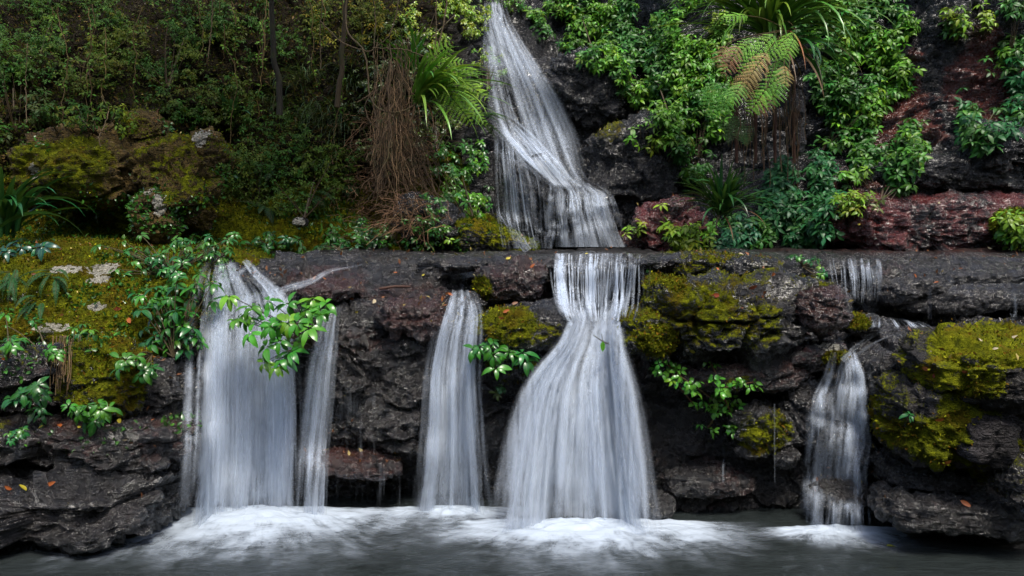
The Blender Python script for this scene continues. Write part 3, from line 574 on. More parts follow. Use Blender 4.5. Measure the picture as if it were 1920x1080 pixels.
def strands(root, rows, n, w=(.015, .085), alpha=(.07, .42), life=(.35, 1.), ub=0., off=.05, recede=.12, depth=.14, over=.05, nu=20, nv=60, sm=4, wob=.012, hgt=(0, .5), name='strands', env=2):
    """many thin soft threads of falling water at different depths"""
    foot = rows[-1][1 if len(rows[-1]) == 4 else 2] > 925
    P, u, v = sheet_pos(rows, nu, nv, off, recede, sm, 0, foot, env); V = []; F = []; C = []; k = 0; m = 34; cl = RNG.uniform(0, 1, max(4, n//16))
    for i in range(n):
        u0 = RNG.uniform(-over, 1+over) if RNG.uniform() < .3 else cl[RNG.integers(len(cl))]+RNG.normal(0, .022); lf = RNG.uniform(*life); v0 = RNG.uniform(0, max(.001, 1-lf)) if RNG.uniform() < .75 else RNG.uniform(*hgt)*(1-lf); v1 = min(1, v0+lf)
        t = np.linspace(v0, v1, m); uu = u0+wob*np.sin(t*RNG.uniform(2, 7)+RNG.uniform(0, 6))+RNG.normal(0, .02)*(t-v0)
        ui = np.clip(uu, 0, 1)*(nu-1); vi = t*(nv-1); a = np.clip(ui.astype(int), 0, nu-2); b = np.clip(vi.astype(int), 0, nv-2); fu = (ui-a)[:, None]; fv = (vi-b)[:, None]
        Q = (P[b, a]*(1-fu)+P[b, a+1]*fu)*(1-fv)+(P[b+1, a]*(1-fu)+P[b+1, a+1]*fu)*fv; S = P[b, -1]-P[b, 0]
        Q = Q+S*(uu-np.clip(uu, 0, 1))[:, None]; dz = RNG.uniform(0, depth)*sstep(0, .35, t-v0*.5); Q = Q+OUT_*dz[:, None]
        ww = RNG.uniform(*w)*RNG.uniform(.5, 1.2); ed = 1-.6*sstep(.36, .55, abs(u0-.5)); al = RNG.uniform(*alpha)*ed*(1-ub*np.clip(u0, 0, 1))*np.minimum(1, (t-v0)/(.18*lf+1e-3)+(.6 if v0 < .02 else 0))*np.minimum(1, (v1-t)/(.22*lf+1e-3)+(.8 if v1 > .98 else 0))
        sx = unit(S)*ww/2; k0 = len(V)*3*m
        V.append(np.stack([Q-sx, Q, Q+sx], 1).reshape(-1, 3)); C.append(np.stack([0*al, al, 0*al], 1).ravel())
        base = (np.arange(m-1)[:, None]*3+np.arange(2)[None]); F.append(np.stack([base, base+3, base+4, base+1], -1).reshape(-1, 4)+k0)
    c = np.concatenate(C); mobj(name, np.concatenate(V), np.concatenate(F), SM, root, col=np.stack([c]*4, 1))
OUT_ = np.array([[0, -1., 0]])
def ribbon(pts, ny=None):
    """centre line (px, py, half width) -> cross lines"""
    A = np.array(pts, float); T = np.gradient(A[:, :2], axis=0); T /= np.linalg.norm(T, axis=1)[:, None]; Nn = np.stack([T[:, 1], -T[:, 0]], 1)
    L = A[:, :2]+Nn*A[:, 2:]; R = A[:, :2]-Nn*A[:, 2:]; return [(*a, *b) for a, b in zip(L, R)]
def foam_fan(root, x0, x1, py, side, front, h=.07, back=.10, dens=1., lift=.0):
    """churned white water spreading over the pool from the foot of a fall"""
    d = FOOT[root.name][2]+.03; a0 = W(x0, py, d); a1 = W(x1, py, d); c = (a0+a1)/2; hw = (a1[0]-a0[0])/2
    nr, na = 60, 140; r = np.linspace(0, 1, nr)**1.15; th = np.linspace(0, 2*np.pi, na)
    R, A = np.meshgrid(r, th, indexing='ij'); ca, sa = np.cos(A), np.sin(A)
    wob = 1+.22*fbm(np.stack([ca.ravel()*1.6, sa.ravel()*1.6, R.ravel()*.5+c[0]], 1), 3, 4).reshape(R.shape)
    X = c[0]+hw*np.sign(ca)*np.abs(ca)**.8*np.minimum(1, R*6)*.95+side*ca*R*wob
    Y = c[1]+np.where(sa < 0, front*sa*R*wob, back*sa*np.minimum(1, R*4))
    P3 = np.stack([X.ravel(), Y.ravel(), 0*X.ravel()], 1); nz = fbm(P3*5, 4, 31).reshape(R.shape); nz2 = fbm(P3*np.array([9, 16, 9]), 3, 12).reshape(R.shape)
    Z = .006+lift+h*np.exp(-(R/.16)**2)*(.55+.5*nz+.3*nz2)+.012*(nz2+.6)*(1-R)
    Z = Z*(R < .999)+.004
    D = dens*((1-sstep(.05, 1.0, R))*.80+.65*np.exp(-(R/.22)**2)); D = D*(1+.35*nz)
    V = np.stack([X, Y, Z], -1).reshape(-1, 3); C = np.stack([D.ravel()]*4, 1)
    UV = np.stack([(A/(2*np.pi)*3.2*(.5+front)).ravel(), (R*front*1.2).ravel()], 1)
    F = grid_faces(nr, na)[:, ::-1]
    mobj('foam', V, F, FOAMM, root, col=C, uv=UV)
G_W = 'falls over the ledge'
def fall(label, px, py, d, group=G_W): return empty('waterfall', W(px, py, d), label, 'waterfall', group)
f1 = fall('broad white waterfall at the left beside the mossy bank', 460, 960, 6.9)
R1 = [(392,472,487),(378,500,515),(368,552,552),(362,562,600),(360,566,680),(358,570,780),(354,570,870),(348,572,962)]
curtain(f1, R1, [.55,.6,.75,.95,1.0,1.0,.95], nu=44, nv=80, umul=1.0)
F1 = FOOT[f1.name]; strands(f1, R1, 240, over=.03)
curtain(f1, [(385,450,560),(368,548,640),(364,560,760),(360,556,900),(352,560,960)], [.6,.9,.95,.9], layers=((0, .12),), top=.3)
curtain(f1, ribbon([(478,484,4),(462,500,9),(440,516,12),(420,530,14),(400,552,16)]), [.4,.6,.6,.4], nu=10, nv=30, off=.02, layers=((1, 0),), ripple=.005)
curtain(f1, ribbon([(720,486,3),(665,498,6),(620,507,9),(580,528,15),(545,538,17),(500,552,18),(450,566,20),(420,590,20)]), [.35,.5,.6,.75,.75,.7,.5], nu=12, nv=60, off=.02, edge=.4, layers=((0, 0),), ripple=.005, name='side_stream')
FOOT[f1.name] = F1; foam_fan(f1, 325, 605, 958, 1.7, 1.9, h=.035, dens=.92)
f2 = fall('narrow waterfall strand just right of the broad left waterfall', 590, 945, 7.0)
R2 = [(618,636,572),(604,634,610),(590,632,660),(580,626,740),(570,616,830),(562,612,945)]
strands(f2, R2, 70, over=.1)
curtain(f2, R2, [.5,.6,.5,.5,.6,.75], nu=16, nv=60, umul=1.3)
curtain(f2, [(560,700,620),(556,705,740),(560,700,860)], [.2,.38,.35,.2], nu=30, nv=40, layers=((0, 0),), name='thin_film', off=.02)
f3 = fall('slim white waterfall in the middle of the ledge', 850, 945, 7.0)
R3 = [(846,884,543),(828,902,580),(808,900,640),(797,898,700),(793,904,780),(784,910,870),(770,918,952)]
curtain(f3, R3, [.55,.75,.8,.85,.9,.85,.8], nu=28, nv=70, umul=1.2); F3 = FOOT[f3.name]; strands(f3, R3, 150, over=.02)
curtain(f3, [(520,1030,480),(500,1030,500),(490,870,530),(480,850,560)], [.15,.3,.3,.15], nu=70, nv=24, off=.02, layers=((0, 0.),), name='thin_film', edge=.08, umul=.6)
curtain(f3, ribbon([(800,508,3),(850,520,7),(900,512,7),(925,500,3)]), [.3,.8,.8,.3], nu=8, nv=24, off=.015, layers=((1, 0),), ripple=.004, name='side_stream')
curtain(f3, ribbon([(872,515,8),(872,535,12),(866,552,16)]), [.5,.6,.7], nu=8, nv=20, off=.015, layers=((1, 0),), ripple=.004, name='side_stream')
f4 = fall('largest central waterfall dropping in two tiers and fanning out wide', 1090, 950, 6.9)
curtain(f4, [(1034,1196,475),(1032,1196,500),(1034,1192,540),(1046,1182,575),(1060,1178,606)], [.6,.6,.62,.7,.6], nu=40, nv=40, umul=1.6, layers=((0, 0.), (0, .04)), top=.0, bot=.12, edge=.07, name='upper_curtain')
R4 = [(1076,1166,562),(1072,1164,595),(1050,1166,638),(1012,1178,675),(984,1190,715),(966,1202,765),(952,1214,830),(938,1226,900),(928,1238,960)]
R4u = [(1034,1200,475),(1032,1198,500),(1034,1196,540),(1038,1192,572),(1052,1180,602)]
strands(f4, R4, 380, w=(.02, .10), over=.05, recede=-.16)
strands(f4, R4u, 170, w=(.01, .03), alpha=(.3, .8), depth=.05, life=(.6, 1), over=.01, nv=30)
curtain(f4, R4, [.7,.95,.95,1.0,.95,.92,.88,.85], nu=56, nv=80, umul=.9, recede=-.16, layers=((1, 0.), (0, .05)), edge=.1, top=.06, name='lower_fan')
foam_fan(f4, 930, 1250, 950, 1.2, 1.35, h=.04, dens=.95)
curtain(f4, [(1196,1232,478),(1198,1228,520),(1199,1222,566)], [.36,.46,.3], nu=12, nv=24, umul=2, layers=((0, 0.),), name='side_strands')
FOOT[f3.name] = F3; foam_fan(f3, 775, 915, 948, .8, .70, h=.03, dens=.8, lift=.002)
f5 = fall('stepped waterfall on the right tumbling beside the mossy right bank', 1575, 965, 6.8)
curtain(f5, ribbon([(1730,606,10),(1680,616,14),(1640,632,14),(1605,655,14),(1583,680,16)]), [.2,.4,.5,.6,.6], nu=10, nv=30, off=.012, layers=((1, 0),), ripple=.004, name='side_stream')
R5 = [(1562,1612,655),(1548,1632,700),(1526,1640,740),(1518,1640,790),(1510,1628,860),(1504,1630,910),(1498,1632,962)]
curtain(f5, R5, [.4,.4,.5,.55,.6,.65,.6], nu=30, nv=70, umul=1.1, recede=.5, sm=1); F5 = FOOT[f5.name]; strands(f5, R5, 260, life=(.08, .3), over=.0, depth=.04, recede=.5, sm=1, env=1, nv=80); strands(f5, ribbon([(1600,662,10),(1585,720,12),(1575,790,13)]), 30, alpha=(.2, .5), recede=.1)
curtain(f5, [(1495,1545,692),(1502,1550,735),(1520,1560,790)], [.3,.55,.3], nu=12, nv=24, layers=((0, 0.),), name='side_strands')
FOOT[f5.name] = F5; foam_fan(f5, 1500, 1635, 966, .75, .75, h=.04, dens=.9)
f6 = fall('thin clear curtain over the terrace rim above the right shelf', 1600, 565, 8.3)
strands(f6, [(1552,1648,484),(1558,1650,530),(1562,1646,568)], 70, w=(.012, .035), alpha=(.12, .5), depth=.03, nv=30, life=(.5, 1))
strands(f6, [(1640,1700,594),(1632,1730,604),(1628,1750,618)], 40, w=(.012, .04), alpha=(.2, .6), depth=.01, nv=12, off=.03)
curtain(f6, [(1555,1646,486),(1560,1648,530),(1566,1645,566)], [.42,.5,.42], nu=30, nv=30, umul=1.6, layers=((0, 0.),), edge=.05, top=0)
curtain(f6, [(1648,1700,596),(1640,1740,606),(1640,1760,616)], [.5,.6,.3], nu=16, nv=10, layers=((1, 0.),), off=.015, name='side_stream', ripple=.003)
for (x, y0, y1, w, lab) in [(1743, 540, 598, 3, 'thin water thread over the black slab on the right shelf'), (1900, 552, 600, 8, 'short water thread at the far right edge above the flat mossy boulder'),
                       (1452, 752, 905, 4, 'thin water thread beside the moss-faced block'), (1356, 812, 905, 6, 'faint trickle in the dark recess under the creeping vine'),
                       (1110, 900, 905, 1, None)]:
    if lab:
        f = empty('trickle', W(x, y1, 7), lab, 'trickle', 'thin trickles on the ledge')
        curtain(f, [(x-w*.6, x+w*.6, y0), (x-w, x+w, (y0+y1)/2), (x-w, x+w, y1)], [.55, .6, .6], nu=6, nv=30, umul=2.5, layers=((0, 0.),), edge=.3, name='water_thread')
f = empty('trickle', W(700, 945, 7.2), 'row of dripping threads in front of the dark recess between left and middle falls', 'trickle', 'thin trickles on the ledge')
curtain(f, [(612, 790, 862), (610, 790, 900), (608, 790, 948)], [.36, .42, .38], nu=50, nv=24, umul=1.6, layers=((0, 0.),), edge=.03, name='water_thread', off=.02)
f = empty('trickle', W(720, 860, 7.2), 'faint water film sliding down the rough rock face between left and middle falls', 'trickle', 'thin trickles on the ledge')
curtain(f, [(640, 800, 640), (640, 800, 740), (640, 800, 860)], [.2, .42, .38], nu=40, nv=40, umul=1.0, layers=((0, 0.),), edge=.05, name='water_film', off=.02)
f7 = fall('tall upper waterfall sliding down the dark gorge behind the terrace', 1040, 466, 11.3, None)
R7 = [(912,944,-6),(908,956,40),(908,982,85),(912,1006,125),(916,1034,170),(924,1056,215),(936,1074,255),(962,1084,295),(994,1092,325),(1022,1110,350),(1034,1130,366)]
strands(f7, R7, 240, ub=.55, w=(.03, .14), alpha=(.06, .38), life=(.2, .7), sm=9, over=.04, env=3)
strands(f7, [(926,960,215),(940,1005,255),(978,1046,300),(1012,1070,330),(1036,1096,352)], 80, w=(.03, .11), alpha=(.12, .5), life=(.3, .8), sm=9, env=3)
strands(f7, [(1030,1116,342),(1032,1146,362),(1030,1158,400),(1034,1170,435),(1030,1184,464)], 320, w=(.015, .05), life=(.12, .5), env=1, sm=1, recede=.4, depth=.05)
strands(f7, [(928,970,235),(928,976,290),(930,984,340),(934,992,400),(948,1006,468)], 150, w=(.012, .05), alpha=(.12, .5), life=(.15, .6))
curtain(f7, [(905,942,-6),(898,955,45),(902,980,85),(912,1005,125),(920,1030,170),(928,1052,215),(942,1070,255),(968,1080,295),(998,1088,325),(1026,1100,350),(1036,1120,364)], [.85,.75,.65,.6,.55,.55,.6,.65,.7,.7], nu=36, nv=90, umul=1.4, layers=((1, 0.), (0, .06)), off=.06, edge=.26, name='upper_slide', sm=9, bot=.06)
curtain(f7, [(930,975,225),(945,1010,262),(985,1045,300),(1020,1062,335),(1040,1080,356)], [.8,.9,.8,.9,.9], nu=20, nv=50, umul=1.4, layers=((0, .1),), off=.06, name='side_slide', sm=9, edge=.3, top=.2, bot=.1)
curtain(f7, [(926,985,240),(930,1010,290),(934,1030,340),(938,1035,400),(950,1040,466)], [.5,.55,.42,.45,.55], nu=40, nv=60, umul=1.4, layers=((0, 0.), (1, .03)), off=.03, name='thin_film', edge=.06)
curtain(f7, ribbon([(938,270,4),(934,310,7),(940,350,8),(938,400,12),(962,430,12),(990,470,10)]), [.5,.6,.6,.6,.8], nu=10, nv=40, umul=2, layers=((0, 0.02),), off=.04, name='side_strands')
curtain(f7, [(1032,1112,343),(1034,1142,362),(1034,1154,400),(1036,1166,435),(1034,1180,463)], [.4,.65,.62,.62,.7], nu=36, nv=50, umul=1.3, layers=((0, 0.), (1, .04)), off=.04, edge=.08, name='lower_tier', top=.0)
curtain(f7, [(896,912,60),(893,910,130),(898,915,200)], [.2,.3,.2], nu=8, nv=30, umul=2, layers=((0, 0.),), name='side_strands')

# pool and terrace water
gx, gy = np.meshgrid(np.linspace(-16, 16, 220), np.linspace(-12, 8.4, 200), indexing='ij')
Pp = np.stack([gx.ravel(), gy.ravel(), 0*gx.ravel()], 1)
Pp[:, 2] = .010*fbm(Pp*np.array([2.2, 5, 1]), 4, 77)*sstep(2, 5, Pp[:, 1])
tag(mobj('pool_water', Pp, grid_faces(220, 200), M['water']), kind='structure')
def flatwater(name, pts, z, mat):
    V = np.array([(p[0], p[1], z if len(p) < 3 else p[2]) for p in pts]); n = len(V); c = V.mean(0)
    V = np.vstack([V, c]); F = np.array([[i, (i+1) % n, n] for i in range(n)]); tag(mobj(name, V, F, mat), kind='structure')
flatwater('shelf_water', [W(1585,640,7.3)[:2], W(1680,640,7.35)[:2], W(1780,620,7.7)[:2], W(1920,610,8)[:2], W(1920,600,8.4)[:2], W(1640,600,8.35)[:2], W(1590,620,7.9)[:2]], 1.535, M['stream'])
gx, gy = np.meshgrid(np.linspace(-16, 16, 40), np.linspace(-14, 9, 40), indexing='ij')
Pb = np.stack([gx.ravel(), gy.ravel(), 0*gx.ravel()-.7], 1); Pb[:, 2] += .2*fbm(Pb*.8, 3, 5)
tag(mobj('pool_bed', Pb, grid_faces(40, 40), M['bank']), kind='structure')

# ------------------------------------------------------------------ foliage builders
def leaves(mb, P, D, N, L, Wd, droop, C, rows=5, fold=.25, shape='leaf'):
    P = np.atleast_2d(P); n = len(P)
    if n == 0: return
    D = unit(np.broadcast_to(D, (n, 3))); N = np.broadcast_to(N, (n, 3)); S = unit(np.cross(D, N)); N = unit(np.cross(S, D))
    L = np.broadcast_to(L, n); Wd = np.broadcast_to(Wd, n); droop = np.broadcast_to(droop, n); C = np.broadcast_to(C, (n, 3))
    t = np.linspace(0, 1, rows)
    w = {'leaf': np.sin(np.pi*np.clip(t, 0, 1)**.85)**.75, 'blade': (1-t**2.2)*np.minimum(1, .45+t*3), 'pinna': (1-t)**.6*np.minimum(1, .6+2*t)}[shape]+.03
    s = np.array([-1, 0, 1.])
    T, Sx = np.meshgrid(t, s, indexing='ij'); Wt = np.repeat(w[:, None], 3, 1)
    b = droop[:, None, None]
    along = T-(b**2)*T**3/6*1.0; down = -b*T**2*.5
    V = P[:, None, None, :]+D[:, None, None, :]*(L[:, None, None]*along)[..., None]+N[:, None, None, :]*(L[:, None, None]*down+fold*np.abs(Sx)*Wt*Wd[:, None, None]*.5)[..., None] \
        + S[:, None, None, :]*(Sx*Wt*Wd[:, None, None]*.5)[..., None]
    base = (np.arange(rows-1)[:, None]*3+np.arange(2)[None]); q = np.stack([base, base+3, base+4, base+1], -1).reshape(-1, 4)
    F = (q[None]+(np.arange(n)*rows*3)[:, None, None]).reshape(-1, 4)
    CC = np.concatenate([np.repeat(C[:, None], rows*3, 1), np.broadcast_to(np.abs(Sx).ravel()[None, :, None], (n, rows*3, 1))], -1).reshape(-1, 4)
    mb.add(V, F, CC)
def tube(mb, P, r, C, seg=5):
    P = np.asarray(P, float); n = len(P); r = np.broadcast_to(r, n); T = unit(np.gradient(P, axis=0))
    up = np.array([.3, .2, .93]); A = unit(np.cross(T, up)); B = np.cross(T, A); a = np.linspace(0, 2*np.pi, seg, endpoint=False)
    V = P[:, None]+(A[:, None]*np.cos(a)[None, :, None]+B[:, None]*np.sin(a)[None, :, None])*r[:, None, None]
    F = []
    for i in range(n-1):
        for j in range(seg): F.append((i*seg+j, i*seg+(j+1) % seg, (i+1)*seg+(j+1) % seg, (i+1)*seg+j))
    mb.add(V, F, np.array([*C, 1.]))
def jit(C, n, v=.25, hue=.12):
    C = np.array(C, float); k = np.exp(RNG.normal(0, v, (n, 1))); h = RNG.normal(0, hue, (n, 1))
    out = C*k; out[:, 0:1] *= np.exp(h*1.6); out[:, 2:3] *= np.exp(-h); return np.clip(out, .001, .8)
def whorls(mb, P, A, L, C, n=6, droop=(.5, 1.1), elev=(-.5, .35), wr=.42, rows=4, cv=.22, stem=None):
    """umbrella-like tufts of drooping leaves round each twig tip"""
    P = np.atleast_2d(P); A = unit(A); m = len(P)
    if m == 0: return
    U = unit(np.cross(A, np.array([.21, .13, .97]))); B = np.cross(A, U)
    k = n; ph = RNG.uniform(0, 6.28, (m, 1))+np.arange(k)[None]*2*np.pi/k+RNG.normal(0, .25, (m, k)); el = RNG.uniform(*elev, (m, k))
    D = (U[:, None]*np.cos(ph)[..., None]+B[:, None]*np.sin(ph)[..., None])*np.cos(el)[..., None]+A[:, None]*np.sin(el)[..., None]
    Ls = (np.broadcast_to(L, m)[:, None]*RNG.uniform(.65, 1.15, (m, k))).ravel()
    PP = np.repeat(P, k, 0)+D.reshape(-1, 3)*.12*Ls[:, None]; CC = np.repeat(jit(C, m, cv), k, 0)*np.exp(RNG.normal(0, .12, (m*k, 1)))
    leaves(mb, PP, D.reshape(-1, 3), np.repeat(A, k, 0)+.001, Ls, Ls*wr*RNG.uniform(.8, 1.15, m*k), RNG.uniform(*droop, m*k), CC, rows)
def ellipse_pts(regs, n, gap=.0, seed=0, freq=.02):
    """picture positions inside ellipses with gaps"""
    out = []; w = np.array([r[2]*r[3] for r in regs], float); w /= w.sum(); tries = 0
    while len(out) < n and tries < n*30:
        tries += 1; r = regs[RNG.choice(len(regs), p=w)]; a = RNG.uniform(0, 6.283); q = math.sqrt(RNG.uniform())
        x, y = r[0]+r[2]*q*math.cos(a), r[1]+r[3]*q*math.sin(a); out.append((x, y))
    out = np.array(out); z = fbm(np.c_[out*freq, 0*out[:, 0]], 3, seed+3); return out[z > gap-.35]
UP = np.array([0, 0, 1.]); OUT = np.array([0, -1, 0.])
def shrub(name, label, cat, regs, n, L, C, base=None, group=None, mat='gloss', thick=(.02, .28), k=6, up=.55, gap=.15, wr=.42, rows=4, stems=14, droop=(.5, 1.1), d=None, C2=None, stemc=(.09, .06, .03), sr=.006, parts=True):
    """leafy plant growing off the surface it stands on"""
    pts = ellipse_pts(regs, n, gap, int(regs[0][0])); H = [hit(x, y) for x, y in pts]
    P = np.array([h[0] for h in H]); Nn = np.array([h[1] for h in H])
    if d is not None:
        P = np.array([W(x, y, d+RNG.normal(0, .12)) for x, y in pts]); Nn = np.tile(OUT, (len(P), 1))
    off = RNG.uniform(*thick, len(P))[:, None]; A = unit(unit(Nn*.7+OUT*.5)*(1-up)+UP*up+RNG.normal(0, .22, P.shape))
    Q = P+unit(Nn+OUT+UP*.3)*off
    b = P[np.argmin(P[:, 2])] if base is None else (hit(*base)[0] if len(base) == 2 else W(*base))
    root = empty(name, b, label, cat, group); mb = MB()
    if C2 is not None:
        pick = fbm(P*3, 2, 9) > .05; whorls(mb, Q[pick], A[pick], L, C2, k, droop, wr=wr, rows=rows); Q2, A2 = Q[~pick], A[~pick]
        whorls(mb, Q2, A2, L, C, k, droop, wr=wr, rows=rows)
    else: whorls(mb, Q, A, L, C, k, droop, wr=wr, rows=rows)
    idx = RNG.choice(len(Q), min(stems*3, len(Q)), replace=False)
    for q_, i in enumerate(idx):
        e = Q[i]; s = b if (q_ % 3 == 0 and np.linalg.norm(b-e) < 1.3) else P[i]-UP*RNG.uniform(.05, .25); m = (s+e)/2+RNG.normal(0, .05, 3)+OUT*.04
        t = np.linspace(0, 1, 7)[:, None]; tube(mb, (1-t)**2*s+2*t*(1-t)*m+t*t*e, sr*np.linspace(1.2, .5, 7), np.array(stemc)*.7, 4)
    mb.build('foliage', M[mat], root); st = MB(); e = Q.mean(0); m = (b+e)/2+OUT*.05; t = np.linspace(0, 1, 12)[:, None]
    tube(st, (1-t)**2*b+2*t*(1-t)*m+t*t*e, sr*2.2*np.linspace(1.2, .5, 12), stemc, 6); st.build('stem', M['bark'], root); return root
def blades(mb, P, az, el, L, Wd, bend, C, seg=11, tw=.3, grav=1.):
    """arching strap leaves / grass"""
    n = len(az); t = np.linspace(0, 1, seg); P = np.broadcast_to(P, (n, 3)); L = np.broadcast_to(L, n); Wd = np.broadcast_to(Wd, n)
    ang = el[:, None]-bend[:, None]*t[None]**1.3; H = np.stack([np.cos(az), np.sin(az), 0*az], 1)
    d = H[:, None]*np.cos(ang)[..., None]+UP*np.sin(ang)[..., None]; step = (L/(seg-1))[:, None, None]
    pos = P[:, None]+np.concatenate([np.zeros((n, 1, 3)), np.cumsum(d[:, :-1]*step, 1)], 1)
    S = np.stack([-np.sin(az), np.cos(az), 0*az], 1)[:, None]*np.ones((1, seg, 1)); Nn = np.cross(S, d)
    S = S+Nn*tw*RNG.normal(0, 1, (n, 1, 1))*t[None, :, None]
    w = ((1-t**3)*np.minimum(1, .45+1.6*t)+.02)[None, :, None]*Wd[:, None, None]/2
    V = np.stack([pos-S*w-Nn*w*.35, pos, pos+S*w-Nn*w*.35], 2)
    base = (np.arange(seg-1)[:, None]*3+np.arange(2)[None]); q = np.stack([base, base+3, base+4, base+1], -1).reshape(-1, 4)
    F = (q[None]+(np.arange(n)*seg*3)[:, None, None]).reshape(-1, 4)
    C = np.broadcast_to(C, (n, 3)); a = np.tile([1, 0, 1.], seg)
    mb.add(V, F, np.concatenate([np.repeat(C[:, None], seg*3, 1), np.broadcast_to(a[None, :, None], (n, seg*3, 1))], -1).reshape(-1, 4))
def strap(name, label, px, py, d, n, L, Wd, C, az=(math.pi*1.0, math.pi*2.0), el=(.5, 1.4), bend=(.9, 2.4), group=None, dead=0, off=.1, cat='strap-leaved plant', mat='gloss', lv=.3):
    P, N_ = hit(px, py) if d is None else (W(px, py, d), OUT)
    P = P+N_*off; root = empty(name, P, label, cat, group); mb = MB()
    a = RNG.uniform(*az, n); e = RNG.uniform(*el, n)
    blades(mb, P+RNG.normal(0, .04, (n, 3)), a, e, L*RNG.uniform(1-lv, 1.1, n), Wd*RNG.uniform(.8, 1.1, n), RNG.uniform(*bend, n), jit(C, n, .25))
    mb.build('strap_leaves', M[mat], root)
    if dead:
        m2 = MB(); a = RNG.uniform(*az, dead); blades(m2, P, a, RNG.uniform(-.6, .6, dead), L*RNG.uniform(.4, .9, dead), Wd*.6, RNG.uniform(.8, 1.6, dead), jit((.17, .10, .045), dead, .3)); m2.build('dead_leaves', M['dead'], root)
    return root
def fronds(mb, st, P, D, N, L, droop, C, npin=22, plen=.2, bip=True, rows=3):
    """one arching fern frond"""
    D = unit(D); N = unit(N-D*np.dot(N, D)); t = np.linspace(0, 1, npin+2); along = t-(droop**2)*t**3/6; R = P+D*(L*along)[:, None]-N*(L*droop*.5*t**2)[:, None]
    T = unit(np.gradient(R, axis=0)); S0 = unit(np.cross(D, N)); Nn = np.cross(S0, T)
    tube(st, R, np.linspace(.006, .0015, len(R))*max(.6, L), (.10, .09, .03), 3)
    prof = np.clip(np.sin(np.pi*np.clip(t*.93+.07, 0, 1)**.75), .05, 1)*(1-t**6)
    for s in (-1, 1):
        Dp = unit(S0*s*.9+T*.42-Nn*.12+RNG.normal(0, .06, T.shape))[1:-1]; Pl = (plen*prof)[1:-1]; Pp = R[1:-1]; Np = Nn[1:-1]
        if not bip:
            leaves(mb, Pp, Dp, Np, Pl, .35*Pl.max()+0*Pl if plen < .06 else Pl*.22, .4, jit(C, len(Pl), .1, .05), rows, .1, 'pinna'); continue
        m = 9; u = (np.arange(m)+.6)/m
        Q = (Pp[:, None]+Dp[:, None]*(Pl[:, None]*u)[..., None]-Np[:, None]*(Pl[:, None]*.22*u**2)[..., None])
        Sp = np.cross(Dp, Np); pl = np.minimum(Pl[:, None]*.26, .50*L/npin)*(1-u*.75)[None]
        for s2 in (-1, 1):
            d2 = unit(Sp[:, None]*s2+Dp[:, None]*.45)+np.zeros_like(Q)
            leaves(mb, Q.reshape(-1, 3), d2.reshape(-1, 3), np.repeat(Np, m, 0), pl.ravel(), (Pl[:, None]/m*.85+0*pl).ravel(), .3, np.repeat(jit(C, len(Pl), .14, .06), m, 0), 3, .1, 'pinna')
def fern(name, label, P, specs, C, L, plen, group=None, bip=True, npin=22, cat='fern', mat='fern', base=None):
    root = empty(name, P, label, cat, group)
    for s in specs:
        mb = MB(); D, dr, c, l = s; fronds(mb, mb, P+RNG.normal(0, .03, 3), np.array(D), UP if abs(D[2]) < .9 else OUT*-1, L*l, dr, c or C, npin, plen*l, bip); mb.build('frond', M[mat], root)
    return root
def fanspec(n, az=(3.3, 6.1), el=(-.1, .9), dr=(.7, 1.3), C=None, l=(.7, 1.1)):
    o = []
    for i in range(n):
        a = RNG.uniform(*az); e = RNG.uniform(*el); o.append(((math.cos(a)*math.cos(e), math.sin(a)*math.cos(e), math.sin(e)), RNG.uniform(*dr), C, RNG.uniform(*l)))
    return o

